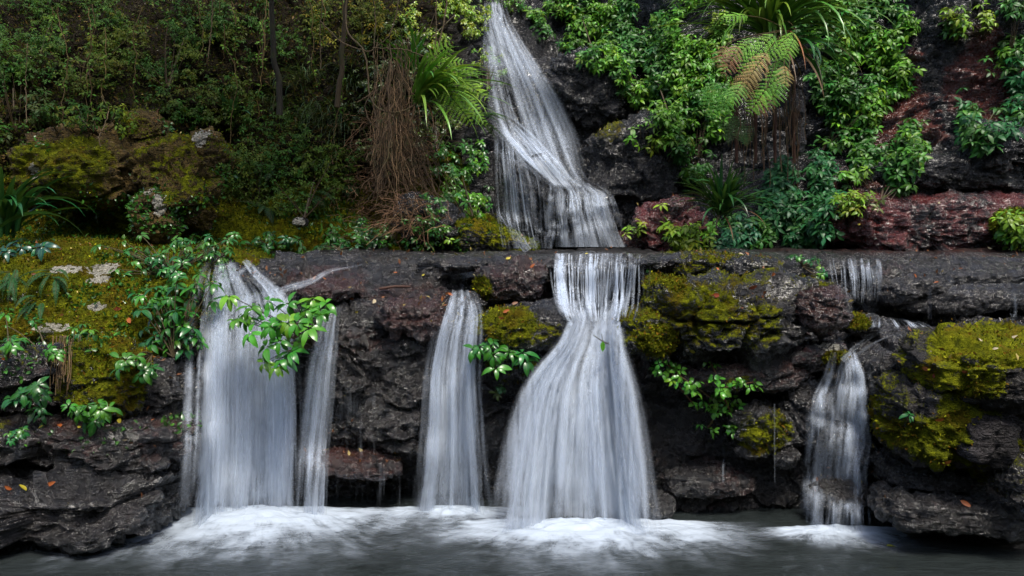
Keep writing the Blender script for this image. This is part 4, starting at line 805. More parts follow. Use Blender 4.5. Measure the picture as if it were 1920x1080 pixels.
# ------------------------------------------------------------------ right cliff plants
GR = (.045, .165, .020); GB = (.018, .110, .028); GY = (.20, .34, .020); GD = (.012, .055, .014); GL = (.11, .29, .018)
G_C = 'leafy climbers on the right cliff'
for (lab, regs, n, L, C, C2, base) in [
    ('dark green climber hanging along the top edge just right of the high fall', [(1095,45,95,55),(1030,15,55,28),(1150,110,40,40)], 480, .10, GR, GL, None),
    ('dense green climber on the cliff left of the big strap-leaved plant', [(1225,100,85,95),(1180,60,60,60),(1265,190,50,60)], 800, .10, GR, GL, None),
    ('bright yellow-green low sprays reaching over the black rock shoulder', [(1215,262,38,30),(1260,285,30,25)], 90, .10, GY, GL, None),
    ('sparse green sprays above the black rock shoulder near the high fall', [(1185,180,45,22),(1130,110,50,20)], 90, .10, GR, GL, None),
    ('yellow-green climber directly left of the big strap-leaved plant', [(1312,80,52,90),(1290,160,42,60)], 560, .10, GY, GL, None),
    ('mixed green climber curtain below the yellow-green climber', [(1300,250,45,90),(1330,190,40,50)], 380, .10, GL, GR, None),
    ('deep green climber right of the big strap-leaved plant at the top edge', [(1570,40,90,55),(1640,50,60,60)], 560, .10, GR, GL, None),
    ('deep green climber mass in the middle of the right cliff', [(1620,140,85,60),(1560,170,40,50),(1600,215,50,30)], 620, .10, GR, GL, None),
    ('separate small tufts dangling below the deep green mass', [(1590,220,45,35),(1560,270,30,14),(1690,170,14,8)], 40, .11, GL, GR, None),
    ('glossy bush on the red ledge between black rocks and the bluish bush', [(1660,290,68,50),(1640,340,60,30),(1690,250,36,26)], 380, .11, GR, GL, (1650, 380)),
    ('dense bluish-green bush standing on the terrace right of the dark strap-leaved plant', [(1495,380,66,80),(1480,430,80,36),(1520,320,36,30)], 620, .11, (.03,.16,.045), GB, (1490, 462)),
    ('bright bush between the red rock and the dark strap-leaved plant', [(1290,425,44,42),(1270,390,30,20)], 190, .10, GL, GY, (1290, 462)),
    ('low bluish leafy fringe under the dark strap-leaved plant', [(1385,440,60,24)], 150, .10, (.03,.15,.06), GR, (1380, 464)),
    ('glossy green bush hanging on the red cliff near the right edge', [(1855,200,56,64),(1830,240,36,44),(1885,150,30,26)], 300, .11, (.02,.14,.035), GR, None),
    ('small yellowish spray on the red cliff near the top right', [(1810,45,40,28),(1800,85,24,10)], 70, .10, GY, GR, None),
    ('green climber along the right picture edge beside the grey cliff', [(1895,70,32,70)], 150, .10, GR, GL, None),
    ('little yellow-green sprays at the right foot of the upper waterfall', [(1190,445,26,20)], 50, .09, GY, GL, None),
    ('bright yellow-green leaves on the mossy hump at the right edge', [(1900,440,30,26)], 70, .09, GY, GL, None),
    ('tiny olive sprigs on the black rocks above the red slope', [(1600,385,30,14),(1690,215,12,8)], 30, .08, (.08,.12,.02), GY, None)]:
    shrub('climbing_shrub' if base is None else 'bush', lab, 'climber' if base is None else 'bush', regs, int(n*2.0), L*1.08, C, base, G_C, C2=C2, gap=.12, rows=4, wr=.38, mat='cleaf')
big = strap('strap_leaved_plant', 'huge strap-leaved clump at the top right with drooping leaves and dead leaf skirt', 1440, 75, 10.3, 190, 1.6, .055, (.10, .22, .025), az=(2.9, 6.5), el=(.3, 1.5), bend=(.5, 2.3), dead=18, group='strap-leaved plants')
mb = MB(); mb2 = MB(); P0 = W(1485, 100, 9.9)
for i in range(14):
    a = RNG.uniform(4.9, 6.6); blades(mb, P0+RNG.normal(0, .06, (1, 3)), np.array([a]), np.array([RNG.uniform(-.1, .9)]), RNG.uniform(.6, 1.0), .075, np.array([RNG.uniform(1.6, 2.4)]), jit((.06, .22, .04), 1, .2))
mb.build('strap_leaves', M['gloss'], big)
for i in range(70):
    x = RNG.uniform(1370, 1500); y = RNG.uniform(90, 200); s = W(x, y, RNG.uniform(9.9, 10.5)); n_ = 8; t = np.linspace(0, 1, n_)[:, None]
    l = RNG.uniform(.3, 1.1); tube(mb2, s-UP*l*t+np.cumsum(RNG.normal(0, .014, (n_, 3)), 0), .005, (.16, .085, .04), 3)
for i in range(4): s = W(1380+i*36, 150, 10.5); tube(mb2, np.array([s, s-UP*.5, s-UP*1.1+OUT*.03]), [.03, .028, .02], (.12, .04, .02), 6)
mb2.build('hanging_roots', M['bark'], big)
strap('strap_leaved_plant', 'dark green strap-leaved clump standing on the terrace in front of the bushes', 1350, 400, 9.7, 90, .72, .045, (.022, .095, .022), az=(2.9, 6.5), el=(.4, 1.5), bend=(.3, 1.9), group='strap-leaved plants', dead=6)
fb = W(1440, 75, 9.75); FG = (.15, .34, .035); FB = (.26, .19, .07); FR = (.24, .13, .07)
FG2 = (.10, .26, .03)
def pxfern(name, label, root_px, d, L, cat='fern', group=None):
    root = empty(name, W(*root_px, d), label, cat, group); R0 = W(*root_px, d)
    for (x0, y0, x1, y1, w, c) in L:
        mb = MB(); w = w*1.25; c = np.array(c)*1.8; dd = d-.25+RNG.normal(0, .1); a = W(x0, y0, dd); b = W(x1, y1, dd-RNG.uniform(.05, .25)); ln = np.linalg.norm(b-a); Dn = unit(b-a); Np = unit(OUT+UP*.6+RNG.normal(0, .2, 3))
        fronds(mb, mb, a, Dn, Np, ln, .55, c, max(8, int(ln/.050)), w*d/FPX, True)
        t = np.linspace(0, 1, 6)[:, None]; m = (R0+a)/2+UP*.08; tube(mb, (1-t)**2*R0+2*t*(1-t)*m+t*t*a, .005, (.12, .08, .03), 3); mb.build('frond', M['fern'], root)
    return root
pxfern('tree_fern', 'bright lacy fern with green and browning fronds hanging from the strap-leaved clump', (1478, 60), 9.35, [
 (1492,58,1425,104,24,FG),(1455,62,1378,136,24,FG),(1425,70,1362,104,20,FG),(1385,82,1356,142,20,FR),(1362,82,1343,128,18,FR),(1425,115,1372,170,22,FB),(1480,128,1410,182,22,FG2),(1468,142,1434,204,20,FG2),
 (1438,165,1400,216,20,FG),(1448,176,1418,216,18,FR),(1415,128,1386,194,22,FB),(1405,30,1350,20,16,FG),(1475,100,1440,150,18,FG2),(1440,96,1395,150,20,FB),(1490,70,1470,110,16,FG),(1470,120,1480,165,16,FB),(1395,150,1370,190,18,FG2)])
pxfern('fern', 'green lacy fern fronds hanging left below the browning fronds', (1362, 140), 9.9, [(1362,150,1325,232,26,(.07,.24,.035)),(1345,150,1318,200,20,(.09,.26,.035)),(1372,165,1350,215,20,(.07,.22,.03))])
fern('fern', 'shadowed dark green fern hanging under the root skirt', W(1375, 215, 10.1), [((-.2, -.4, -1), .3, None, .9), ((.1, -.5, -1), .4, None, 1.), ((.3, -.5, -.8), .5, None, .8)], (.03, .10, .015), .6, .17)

# ------------------------------------------------------------------ plants left of the upper fall
G_S = 'plants of the left slope'
strap('strap_leaved_plant', 'bright strap-leaved clump arching toward the upper waterfall from the left', 785, 190, 9.7, 70, 1.15, .05, (.20, .40, .05), az=(4.9, 6.6), el=(.0, .9), bend=(.7, 1.6), dead=8, group='strap-leaved plants')
strap('strap_leaved_plant', 'small upright strap-leaved clump above the arching one left of the high fall', 775, 130, 10.0, 20, .55, .05, (.12, .32, .03), az=(3.2, 6.3), el=(.6, 1.5), bend=(.2, 1.2), group='strap-leaved plants')
pxfern('tree_fern', 'sunlit yellow-green fern leaning toward the upper waterfall', (790, 130), 9.6, [
 (800,125,875,100,22,(.16,.32,.02)),(810,135,900,150,24,(.20,.36,.02)),(815,150,915,200,26,(.20,.36,.02)),(830,165,900,235,24,(.18,.33,.02)),(800,120,850,70,20,(.14,.28,.02)),(840,130,905,120,20,(.16,.32,.02)),(850,180,930,225,20,(.12,.26,.02)),(820,170,860,240,22,(.12,.24,.02)),(860,150,925,180,20,(.2,.36,.02))], 'fern')
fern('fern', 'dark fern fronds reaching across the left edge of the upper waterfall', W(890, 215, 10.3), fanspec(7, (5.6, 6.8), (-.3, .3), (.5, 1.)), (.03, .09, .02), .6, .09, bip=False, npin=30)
for (nm, lab, regs, n, L, C, C2, cat) in [
    ('tree', 'light yellow-green tree branch with small leaves at the top left of the high fall', [(850,35,60,45),(800,50,40,40),(885,20,30,20)], 800, .065, (.26,.38,.03), GY, 'tree'),
    ('bush', 'sparse thin-leaved foliage hanging in front of the top of the root curtain', [(735,120,60,70),(700,220,40,80),(770,80,40,40),(740,270,50,60)], 420, .06, (.10,.14,.02), (.05,.08,.015), 'bush'),
    ('bush', 'little olive bush overlapping the left edge of the high fall', [(915,140,26,34),(900,110,20,16)], 110, .055, GY, GL, 'bush'),
    ('bush', 'mid green bush along the left wall of the upper waterfall base', [(868,330,42,60),(890,380,24,30),(830,300,30,24)], 300, .09, GR, GL, 'bush'),
    ('climbing_shrub', 'bright leafy sprig leaning over the very top of the high fall', [(965,8,34,12),(990,20,20,12)], 60, .08, GL, GR, 'climber'),
    ('bush', 'sunlit olive foliage on the slope under the arching strap leaves', [(840,250,60,50),(800,230,40,40)], 260, .055, (.07,.11,.01), (.03,.07,.01), 'bush'),
    ('bush', 'small low leafy fringe on the moss left of the upper waterfall foot', [(850,395,50,22),(780,440,70,18)], 160, .07, GR, GL, 'bush'),
    ('bush', 'green fringe of small leaves at the back of the terrace below the hanging roots', [(720,455,90,10),(660,440,50,16)], 140, .075, GR, GD, 'bush')]:
    shrub(nm, lab, cat, regs, n, L, C, None, G_S, C2=C2, gap=.1)
# dark slope
for (lab, regs, n, L, C, C2) in [
    ('fine-leaved dark green shrub at the top left corner', [(120,50,120,60),(60,110,60,50)], 900, .045, (.02,.065,.012), GD),
    ('fine-leaved shrub drooping above the blocky ochre rock', [(150,130,90,50),(230,100,60,50)], 620, .045, (.02,.06,.012), (.03,.06,.01)),
    ('dark shrub with narrow leaves left of the blocky ochre rock', [(40,200,50,60),(20,150,30,50)], 260, .07, GD, (.02,.05,.03)),
    ('olive shrub at the top edge over the middle of the dark slope', [(360,60,90,60),(320,120,60,50)], 560, .05, (.03,.06,.012), GD),
    ('shadowed shrub between the two slim trunks', [(470,60,90,70),(560,50,60,60)], 560, .05, (.025,.05,.012), GD),
    ('brownish thin-leaved shrub at the top edge left of the hanging roots', [(660,50,70,60),(720,40,50,50)], 420, .055, (.08,.10,.02), (.03,.06,.012)),
    ('dim low shrubs behind the small mossy rock of the dark slope', [(420,190,60,50),(350,200,50,30)], 320, .05, (.02,.045,.01), GD),
    ('dull green shrub on the slope right of the small mossy rock', [(520,260,70,70),(470,330,60,50)], 480, .05, (.025,.06,.015), GD),
    ('dull olive shrub on the slope below the hanging grass', [(610,330,60,50),(560,380,60,30)], 360, .05, (.03,.07,.015), GD),
    ('thin leafy twigs draping over the blocky ochre rock', [(200,235,60,20),(120,225,50,20)], 110, .06, (.04,.09,.015), GD)]:
    shrub('bush', lab, 'bush', regs, int(n*1.5), L*1.15, np.array(C)*np.array([2.7, 1.9, .8]), None, G_S, C2=np.array(C2)*np.array([2.6, 1.7, .7]), mat='leaf', gap=.1, thick=(.02, .45), k=5, rows=3)
# hanging grass tufts
G_G = 'hanging grass tufts on the dark slope'
for (lab, x, y, n, L) in [('grass tuft hanging high on the dark slope between the trunks', 570, 160, 110, .55), ('grass tuft with pale tips right of the small rosette plant', 590, 225, 120, .6), ('widest grass tuft drooping left of the hanging roots', 640, 235, 120, .65),
                      ('grass tuft below the right slim trunk', 660, 160, 90, .5), ('short grass tuft above the fern bank of the dark slope', 520, 205, 80, .45), ('low grass tuft at the foot of the dark slope under the widest tuft', 620, 310, 90, .5)]:
    P, N_ = hit(x, y); r = empty('grass_tuft', P, lab, 'grass tuft', G_G); mb = MB(); k = n
    blades(mb, P+N_*.05+RNG.normal(0, .1, (k, 3)), RNG.uniform(3.1, 6.3, k), RNG.uniform(.2, 1.2, k), L*RNG.uniform(.5, 1.1, k), .010, RNG.uniform(1.5, 3.0, k), jit((.06, .09, .035), k, .4), 8)
    mb.build('grass_blades', M['fern'], r)
strap('strap_leaved_plant', 'small rosette plant with pale leaf tips on the dark slope', 425, 225, None, 16, .42, .06, (.03, .11, .035), az=(3.3, 6.1), el=(.4, 1.4), bend=(.3, 1.4), group='strap-leaved plants', off=.12)
G_F = 'ferns on the slopes and banks'
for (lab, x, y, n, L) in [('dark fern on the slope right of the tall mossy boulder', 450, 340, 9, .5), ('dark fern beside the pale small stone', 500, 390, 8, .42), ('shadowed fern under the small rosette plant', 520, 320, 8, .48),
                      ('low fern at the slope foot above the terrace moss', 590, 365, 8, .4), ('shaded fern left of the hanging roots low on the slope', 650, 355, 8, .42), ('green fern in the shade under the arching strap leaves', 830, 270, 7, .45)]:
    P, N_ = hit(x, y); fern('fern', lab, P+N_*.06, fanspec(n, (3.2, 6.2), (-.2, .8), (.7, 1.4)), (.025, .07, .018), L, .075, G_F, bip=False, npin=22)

# trunks, lianas, hanging roots
def tree(lab, pts, r, C, shade_crown=None, cn=900):
    Pt = np.array([W(*p) for p in pts]); root = empty('tree', Pt[0], lab, 'tree', 'slim trees on the dark slope'); mb = MB(); t = np.linspace(0, 1, 26); k = np.linspace(0, 1, len(Pt))
    Q = np.stack([np.interp(t, k, Pt[:, i]) for i in range(3)], 1)+fbm(np.c_[t*5, 0*t, 0*t+pts[0][0]], 2, 3)[:, None]*np.array([.05, .03, 0]); tube(mb, Q, r*(1.25-.55*t), C, 9)
    mb.build('trunk', M['bark'], root)
    if shade_crown is not None:  # unseen crown and limbs above the frame, added to shade the left slope
        cr = MB(); n = cn; a = RNG.normal(0, 1, (n, 3)); a = unit(a)*RNG.uniform(.3, 1, (n, 1))**.5
        c = Q[-1]+np.array(shade_crown[0]); Pc = c+a*np.array(shade_crown[1]); whorls(cr, Pc, unit(a+UP*1.2), .20, (.035, .10, .015), 6, rows=3); cr.build('shade_crown', M['leaf'], root)
        lb = MB()
        for i in range(9):
            e = c+unit(RNG.normal(0, 1, 3))*np.array(shade_crown[1])*.7; tube(lb, np.array([Q[-1], (Q[-1]+e)/2+UP*.2, e]), [r*.5, r*.3, r*.12], C, 5)
        lb.build('limb', M['bark'], root)
tree('dark slim tree trunk in the middle of the dark slope', [(520,215,10.6),(522,120,10.5),(515,0,10.3),(515,-180,9.8)], .035, (.05, .04, .025), ((0, -1.5, 1.0), (2.6, 2.4, 1.1)), 350)
tree('brownish leaning tree trunk left of the hanging roots', [(625,200,10.4),(640,100,10.3),(650,0,10.2),(668,-180,9.6)], .03, (.13, .085, .04), ((.3, -1.6, 1.4), (2.0, 2.2, 1.0)), 250)
def liana(lab, pts, r, C=(.20, .13, .06)):
    Pt = np.array([W(*p) for p in pts]); mb = MB(); n = 40; s = np.r_[0, np.cumsum(np.linalg.norm(np.diff(Pt, axis=0), axis=1))]; t = np.linspace(0, s[-1], n)
    Q = np.stack([np.interp(t, s, Pt[:, i]) for i in range(3)], 1)
    for _ in range(3): Q[1:-1] = (Q[:-2]+2*Q[1:-1]+Q[2:])/4
    Q += RNG.normal(0, .004, Q.shape); tube(mb, Q, r, C, 5); o = mb.build('liana', M['bark'], base=Q[-1]); tag(o, lab, 'liana', 'lianas on the left slope')
for a in [('pale looping liana hanging in a U in front of the root curtain', [(650,0,9.9),(645,60,9.8),(688,95,9.7),(690,180,9.7),(712,212,9.6),(755,214,9.6),(790,190,9.6),(812,120,9.7),(830,60,9.8),(840,-20,9.9)], .011),
          ('thin liana crossing from the tree trunk to the looping liana', [(600,40,9.9),(640,80,9.8),(692,100,9.7),(730,70,9.7),(745,20,9.7),(748,-20,9.7)], .008),
          ('short pale liana twig below the looping liana', [(670,192,9.6),(690,180,9.6),(704,165,9.7)], .008),
          ('straight thin liana dropping beside the bright tree branch', [(818,-20,9.9),(818,60,9.8),(812,150,9.7)], .007),
          ('dark thin liana running across the root curtain to the fall', [(700,90,9.6),(760,92,9.6),(800,108,9.6),(860,110,9.7)], .007),
          ('yellowish straight liana hanging from the top edge over the dark slope', [(400,-20,9.5),(396,60,9.5),(388,120,9.5)], .008),
          ('curly liana hanging over the blocky ochre rock', [(190,180,8.6),(205,205,8.6),(196,235,8.5),(185,255,8.4),(188,275,8.4)], .006),
          ('very thin liana at the upper left above the blocky ochre rock', [(52,80,8.7),(48,150,8.7),(50,230,8.6)], .005),
          ('thin reddish liana hanging between the grass tufts', [(605,-20,9.9),(600,60,9.9),(602,130,9.9)], .007),
          ('vertical liana just right of the dark slim trunk', [(700,-20,9.8),(704,40,9.8),(700,110,9.7)], .008)]: liana(*a)
for i in range(18):
    x = RNG.uniform(60, 720); y0 = RNG.uniform(-30, 60); y1 = y0+RNG.uniform(110, 260); d_ = hit(x, (y0+y1)/2)[0][1]-RNG.uniform(.25, .6); k = 22; t = np.linspace(0, 1, k)
    Q = np.stack([np.full(k, (x-960)/FPX*d_)+np.cumsum(RNG.normal(0, .018, k)), d_+np.cumsum(RNG.normal(0, .008, k)), CAMZ-(y0-HOR)/FPX*d_-t*(y1-y0)/FPX*d_], 1); mb = MB(); tube(mb, Q, RNG.uniform(.004, .008), np.array([.20, .14, .06])*math.exp(RNG.normal(0, .3)), 4)
    m = 9; ii = RNG.integers(3, k, m); whorls(mb, Q[ii], unit(RNG.normal(0, .4, (m, 3))+OUT+UP*.5), .07, (.10, .20, .02), 3, rows=3)
    tag(mb.build('vine', M['leaf'], base=Q[-1]), 'thin brown vine with few leaves hanging down among the foliage of the dark left slope', 'vine', 'thin vines hanging over the dark slope')
rt = empty('root_curtain', W(770, 400, 9.6), 'brown curtain of thin hanging roots spreading out at its foot', 'hanging roots'); mb = MB(); mb2 = MB()
for i in range(170):
    u = RNG.uniform(-1, 1); x0 = 738+u*34; y0 = RNG.uniform(60, 170) if i % 3 else RNG.uniform(180, 300); y1 = RNG.uniform(330, 440); k = 14; t = np.linspace(0, 1, k)
    x1 = 758+u*60+RNG.normal(0, 34)+(28 if u > 0 else -10); yy = y0+(y1-y0)*t*RNG.uniform(.45, 1.05); f_ = np.clip((yy-210)/230, 0, 1)**RNG.uniform(1., 2.2)
    X = x0+(x1-x0)*f_+np.cumsum(RNG.normal(0, 3.2, k))+RNG.normal(0, 12)*np.sin(t*RNG.uniform(3, 9)); Y = yy
    D_ = 9.75-.15*t+RNG.normal(0, .16)+.2*abs(u)
    Q = np.array([W(a, b, c) for a, b, c in zip(X, Y, D_)]); tube(mb if i % 2 else mb2, Q, RNG.uniform(.0015, .005)*(2.2 if i % 17 == 0 else 1), np.array([.33, .20, .10])*math.exp(RNG.normal(0, .5)), 3)
mb.build('long_roots', M['bark'], rt); mb2.build('fine_roots', M['bark'], rt)
mb = MB()
for i in range(1300):
    x, y = 740+RNG.normal(0, 42), RNG.uniform(210, 435); x += (y-250)*.12*RNG.normal(0, 1); P, N_ = hit(x, y); k = 6; dr = RNG.normal(0, 1, 3); dr[2] = -abs(dr[2])*.7; t = np.linspace(0, 1, k)[:, None]
    tube(mb, P+N_*.05+OUT*RNG.uniform(0, .25)+unit(dr)*t*RNG.uniform(.12, .4)+np.cumsum(RNG.normal(0, .02, (k, 3)), 0), .003, np.array([.30, .16, .08])*math.exp(RNG.normal(0, .4)), 3)
mb.build('tangle', M['bark'], rt)
# low root over the moss at the slope foot
mb = MB(); Q = np.array([hit(x, y)[0]+UP*.03 for x, y in [(745, 405), (770, 420), (800, 428), (830, 440), (850, 452)]]); tube(mb, Q, [.03, .03, .025, .02, .015], (.06, .06, .015), 6)
tag(mb.build('root', M['bark'], base=Q[0]), 'mossy surface root crawling along the foot of the left slope', 'root')

# ------------------------------------------------------------------ near plants on the ledge and left bank
G_N = 'leafy plants on the ledge and left bank'
NL = (.045, .20, .018); NB = (.022, .13, .028)
def nearplant(name, label, tips, base, d, L, C, k=7, cat='shrub', axis=(0, -.45, .75), wr=.42, sr=.006, droop=(.7, 1.4), stemc=(.10, .075, .03), n_extra=0, spread=18, mat='gloss', C2=None):
    b = hit(*base)[0] if len(base) == 2 else W(*base); root = empty(name, b, label, cat, G_N); mb = MB(); L = L*1.05; wr = wr*.9; k = k+1
    T = [(x, y, dd) for x, y, *q in tips for dd in [q[0] if q else d]]
    for i in range(n_extra):
        t = T[RNG.integers(len(tips))]; T.append((t[0]+RNG.normal(0, spread), t[1]+RNG.normal(0, spread*.7), t[2]+RNG.normal(0, .1)))
    for i, (x, y, dd) in enumerate(T):
        e = W(x, y, dd); A = unit(np.array(axis)+RNG.normal(0, .22, 3)+unit(e-b)*.35)
        whorls(mb, e[None], A[None], L*RNG.uniform(.75, 1.1), C if (C2 is None or RNG.uniform() < .6) else C2, k, droop, wr=wr, rows=6, cv=.15)
        m = (b+e)/2+UP*.06*np.linalg.norm(e-b)+RNG.normal(0, .02, 3); t = np.linspace(0, 1, 10)[:, None]; st = MB()
        tube(st, (1-t)**2*b+2*t*(1-t)*m+t*t*e, sr*np.linspace(1.2, .5, 10), stemc, 5); st.build('stem', M['bark'], root)
    mb.build('leaves', M[mat], root); return root
nearplant('overhanging_shrub', 'bright green shrub hanging out over the left waterfall', [(505,565,6.7),(540,570,6.7),(575,580,6.7),(600,590,6.6),(470,575,6.6),(455,590,6.6),(500,600,6.6),(540,605,6.5),(580,615,6.5),(600,580,6.7),(525,640,6.5),(545,660,6.5),(500,650,6.5),(560,640,6.6),(440,600,6.5),(470,625,6.5),(520,685,6.5),(495,680,6.5),(430,555,6.6),(610,570,6.8),(585,560,6.8)], (585, 650), 6.6, .125, (.06, .25, .02), n_extra=6, C2=(.10, .30, .02))
nearplant('shrub', 'glossy shrub in front of the rock between the middle and central falls', [(900,650,6.7),(925,640,6.7),(925,665,6.6),(955,660,6.7),(980,662,6.7),(930,690,6.6),(985,675,6.7),(945,625,6.8),(890,655,6.7),(965,640,6.8),(920,650,6.6)], (950, 712), 6.7, .12, NL, C2=(.03, .17, .03))
r = empty('creeping_vine', hit(1300, 690)[0], 'small-leaved bright creeping vine hanging across the dark rock right of the central fall', 'vine', G_N); mb = MB(); st = MB()
for path in [[(1216,680),(1240,676),(1260,690),(1275,705),(1290,715),(1300,722)], [(1330,680),(1340,700),(1345,725),(1350,755),(1352,780),(1362,790)], [(1300,722),(1320,735),(1345,728),(1365,722),(1390,718),(1408,714)], [(1255,690),(1262,712),(1280,740),(1300,742),(1330,745)], [(1345,740),(1330,755),(1310,785)]]:
    Q = [];
    for (x, y) in path: P, N_ = hit(x, y); Q.append(np.array([P[0], min(P[1]-.06, 6.9), P[2]]))
    Q = np.array(Q); st = MB(); tube(st, Q, .006, (.14, .05, .02), 5); st.build('stem', M['bark'], r)
    for i in range(len(Q)):
        m = 3; whorls(mb, Q[i]+RNG.normal(0, .03, (m, 3))+OUT*.03, unit(np.tile([0, -.5, .6], (m, 1))+RNG.normal(0, .3, (m, 3))), .06, (.09, .30, .03), 4, (.5, 1.2), wr=.55, rows=5)
mb.build('leaves', M['gloss'], r)
LT = [(x, y) for x, y in [(240,470),(275,465),(310,462),(340,470),(375,468),(400,475),(430,470),(250,490),(285,488),(320,490),(350,495),(300,505),(335,515),(270,505),(360,478)]]
def bankplant(label, pts, base, L, C, n_extra, spread=14, k=6, out=.22, name='leafy_plant'):
    T = [];
    for (x, y) in pts: T.append((x, y, max(5.2, hit(x, y)[0][1]-out)))
    return nearplant(name, label, T, base, None, L, C, k, n_extra=n_extra, spread=spread, C2=NB, cat='leafy plant')
bankplant('wide leafy thicket on the bank crest left of the left waterfall', LT, (320, 520), .085, (.05, .20, .03), 80, 28)
bankplant('tall leafy plant drooping beside the edge of the left waterfall', [(330,540),(355,560),(300,545),(280,560),(320,575),(350,590),(300,600),(335,615),(290,630),(320,640),(345,655),(275,640),(350,630),(365,540)], (325, 670), .115, NL, 34, 22)
bankplant('leafy plant hanging over the black rock beside the mossy boulder', [(235,675),(255,668),(225,690),(270,695),(285,690),(262,705)], (285, 665), .11, NL, 4, 8)
bankplant('light green sprig on a bundle of brown stems', [(140,615),(155,608),(170,618),(135,630),(150,625)], (135, 720), .095, (.10, .28, .03), 2, 6)
bankplant('low plant with dark leaves on the brown rock step', [(45,735),(65,728),(80,740),(30,748),(60,750),(75,765)], (55, 760), .10, NB, 5, 8)
bankplant('low glossy plant on the edge of the upper layered slab', [(140,765),(165,760),(185,758),(205,765),(150,778),(175,780),(170,792)], (170, 790), .10, NL, 5, 7)
bankplant('small pale green sprout at the left edge of the bank', [(10,590),(30,640),(8,640),(20,650)], (15, 670), .09, NL, 6, 10)
bankplant('scattered low leaves on the moss below the white lichen', [(90,655),(100,660),(10,610),(60,600)], (90, 680), .08, NL, 3, 8)
bankplant('bluish dark leafy plant at the left edge of the bank crest', [(15,455),(35,450),(55,460),(70,465),(10,468),(40,465)], (35, 470), .13, (.02, .10, .06), 8, 10)
bankplant('tiny sprig growing on the upper layered slab', [(20,825),(30,815),(40,810)], (30, 830), .06, NL, 2, 5)
bankplant('pale bluish plant on the terrace just behind the left waterfall lip', [(600,460),(620,458),(645,460),(665,464),(630,465)], (635, 470), .13, (.10, .24, .12), 3, 8)
bankplant('low green plants on the moss behind the left waterfall lip', [(480,445),(510,450),(540,448),(500,462),(450,455),(560,450)], (510, 466), .09, GR, 16, 16)
bankplant('light green feathery plant on top of the mossy mass', [(1480,482),(1500,485),(1520,492),(1540,500),(1530,485),(1548,512)], (1505, 500), .07, (.14, .34, .03), 8, 8)
bankplant('single tiny green sprout on the right bank moss', [(1705,778)], (1703, 790), .07, (.08, .26, .03), 0, 4)
bankplant('tiny sprout at the rim above the thin side strands of the central fall', [(1218,506)], (1218, 512), .06, (.08, .3, .03), 0, 4)
bankplant('small wet leaf tuft on the rock below the middle shrub', [(930,738),(942,730)], (938, 750), .06, (.08, .12, .02), 2, 5)
# twig with one leaf in front of the central fall
r = empty('twig', W(1132, 655, 6.9), 'dark twig with one green leaf in front of the central waterfall', 'twig'); mb = MB(); st = MB()
tube(st, np.array([W(1112, 628, 6.9), W(1130, 640, 6.85), W(1148, 648, 6.85)]), [.003, .005, .003], (.05, .03, .015), 4); tube(st, np.array([W(1128, 626, 6.9), W(1131, 642, 6.85)]), .003, (.05, .03, .015), 4); tube(st, np.array([W(1132, 645, 6.85), W(1175, 632, 7.15)]), .003, (.05, .03, .015), 4)
leaves(mb, W(1130, 640, 6.84)[None], np.array([[0, -.1, -1.]]), OUT[None], .09, .04, .2, np.array([[.09, .33, .02]]), 6); st.build('stems', M['bark'], r); mb.build('leaf', M['gloss'], r)
# sword ferns hanging on the bank
for (lab, x, y, n, L, s) in [('hanging sword fern with long fronds at the left edge of the bank', 30, 520, 14, .42, .03), ('hanging sword fern on the moss left of the white lichen', 95, 525, 10, .36, .028), ('lower hanging sword fern near the left edge', 70, 575, 8, .32, .026)]:
    P, N_ = hit(x, y); fern('fern', lab, P+N_*.05, fanspec(n, (3.3, 6.1), (-.5, .5), (1.2, 1.9)), (.03, .12, .035), L, s+.012, G_F, bip=False, npin=26)
# left strap plant
r = strap('strap_leaved_plant', 'dark plant with long drooping strap leaves at the left edge behind the bank', 20, 440, 8.2, 22, .95, .075, (.012, .085, .022), az=(-1.2, .9), el=(.7, 1.5), bend=(.6, 2.4), group='strap-leaved plants')
r2 = MB(); k = 5; blades(r2, W(10, 440, 8.0)+RNG.normal(0, .05, (k, 3)), np.array([-.1, -.25, .1, -.5, -.8]), np.array([.9, .6, 1.1, 1.3, 1.2]), np.array([1.25, 1.3, 1.0, .9, .8]), .075, np.array([1.9, 1.6, 2.3, 2.1, 2.4]), jit((.015, .11, .03), k, .2)); r2.build('strap_leaves', M['gloss'], r)
# brown stem bundle
mb = MB(); Q0 = hit(140, 640)[0]
for i in range(22):
    x = 128+RNG.normal(0, 6); t = np.linspace(0, 1, 9); Q = np.array([hit(x+RNG.normal(0, 1.5)-6*a, 628+a*RNG.uniform(70, 110))[0]+OUT*.07 for a in t]); Q[1:-1] = (Q[:-2]+Q[1:-1]+Q[2:])/3; tube(mb, Q, .004, np.array([.17, .10, .04])*math.exp(RNG.normal(0, .3)), 4)
tag(mb.build('root_bundle', M['bark'], base=Q0-UP*.4), 'bundle of brown hanging roots on the left bank under the light green sprig', 'roots')
mb = MB(); a, b = W(712, 545, 7.25), W(768, 540, 7.3); A1 = hit(712, 545)[0]+np.array([0, -.03, .02]); B1 = hit(770, 541)[0]+np.array([0, -.03, .02]); tube(mb, np.array([A1, (A1+B1)/2+UP*.012, B1]), [.012, .014, .010], (.09, .035, .02), 7)
tag(mb.build('fallen_stick', M['bark'], base=A1), 'reddish-brown stick lying on the wet ledge between the left and middle falls', 'stick')

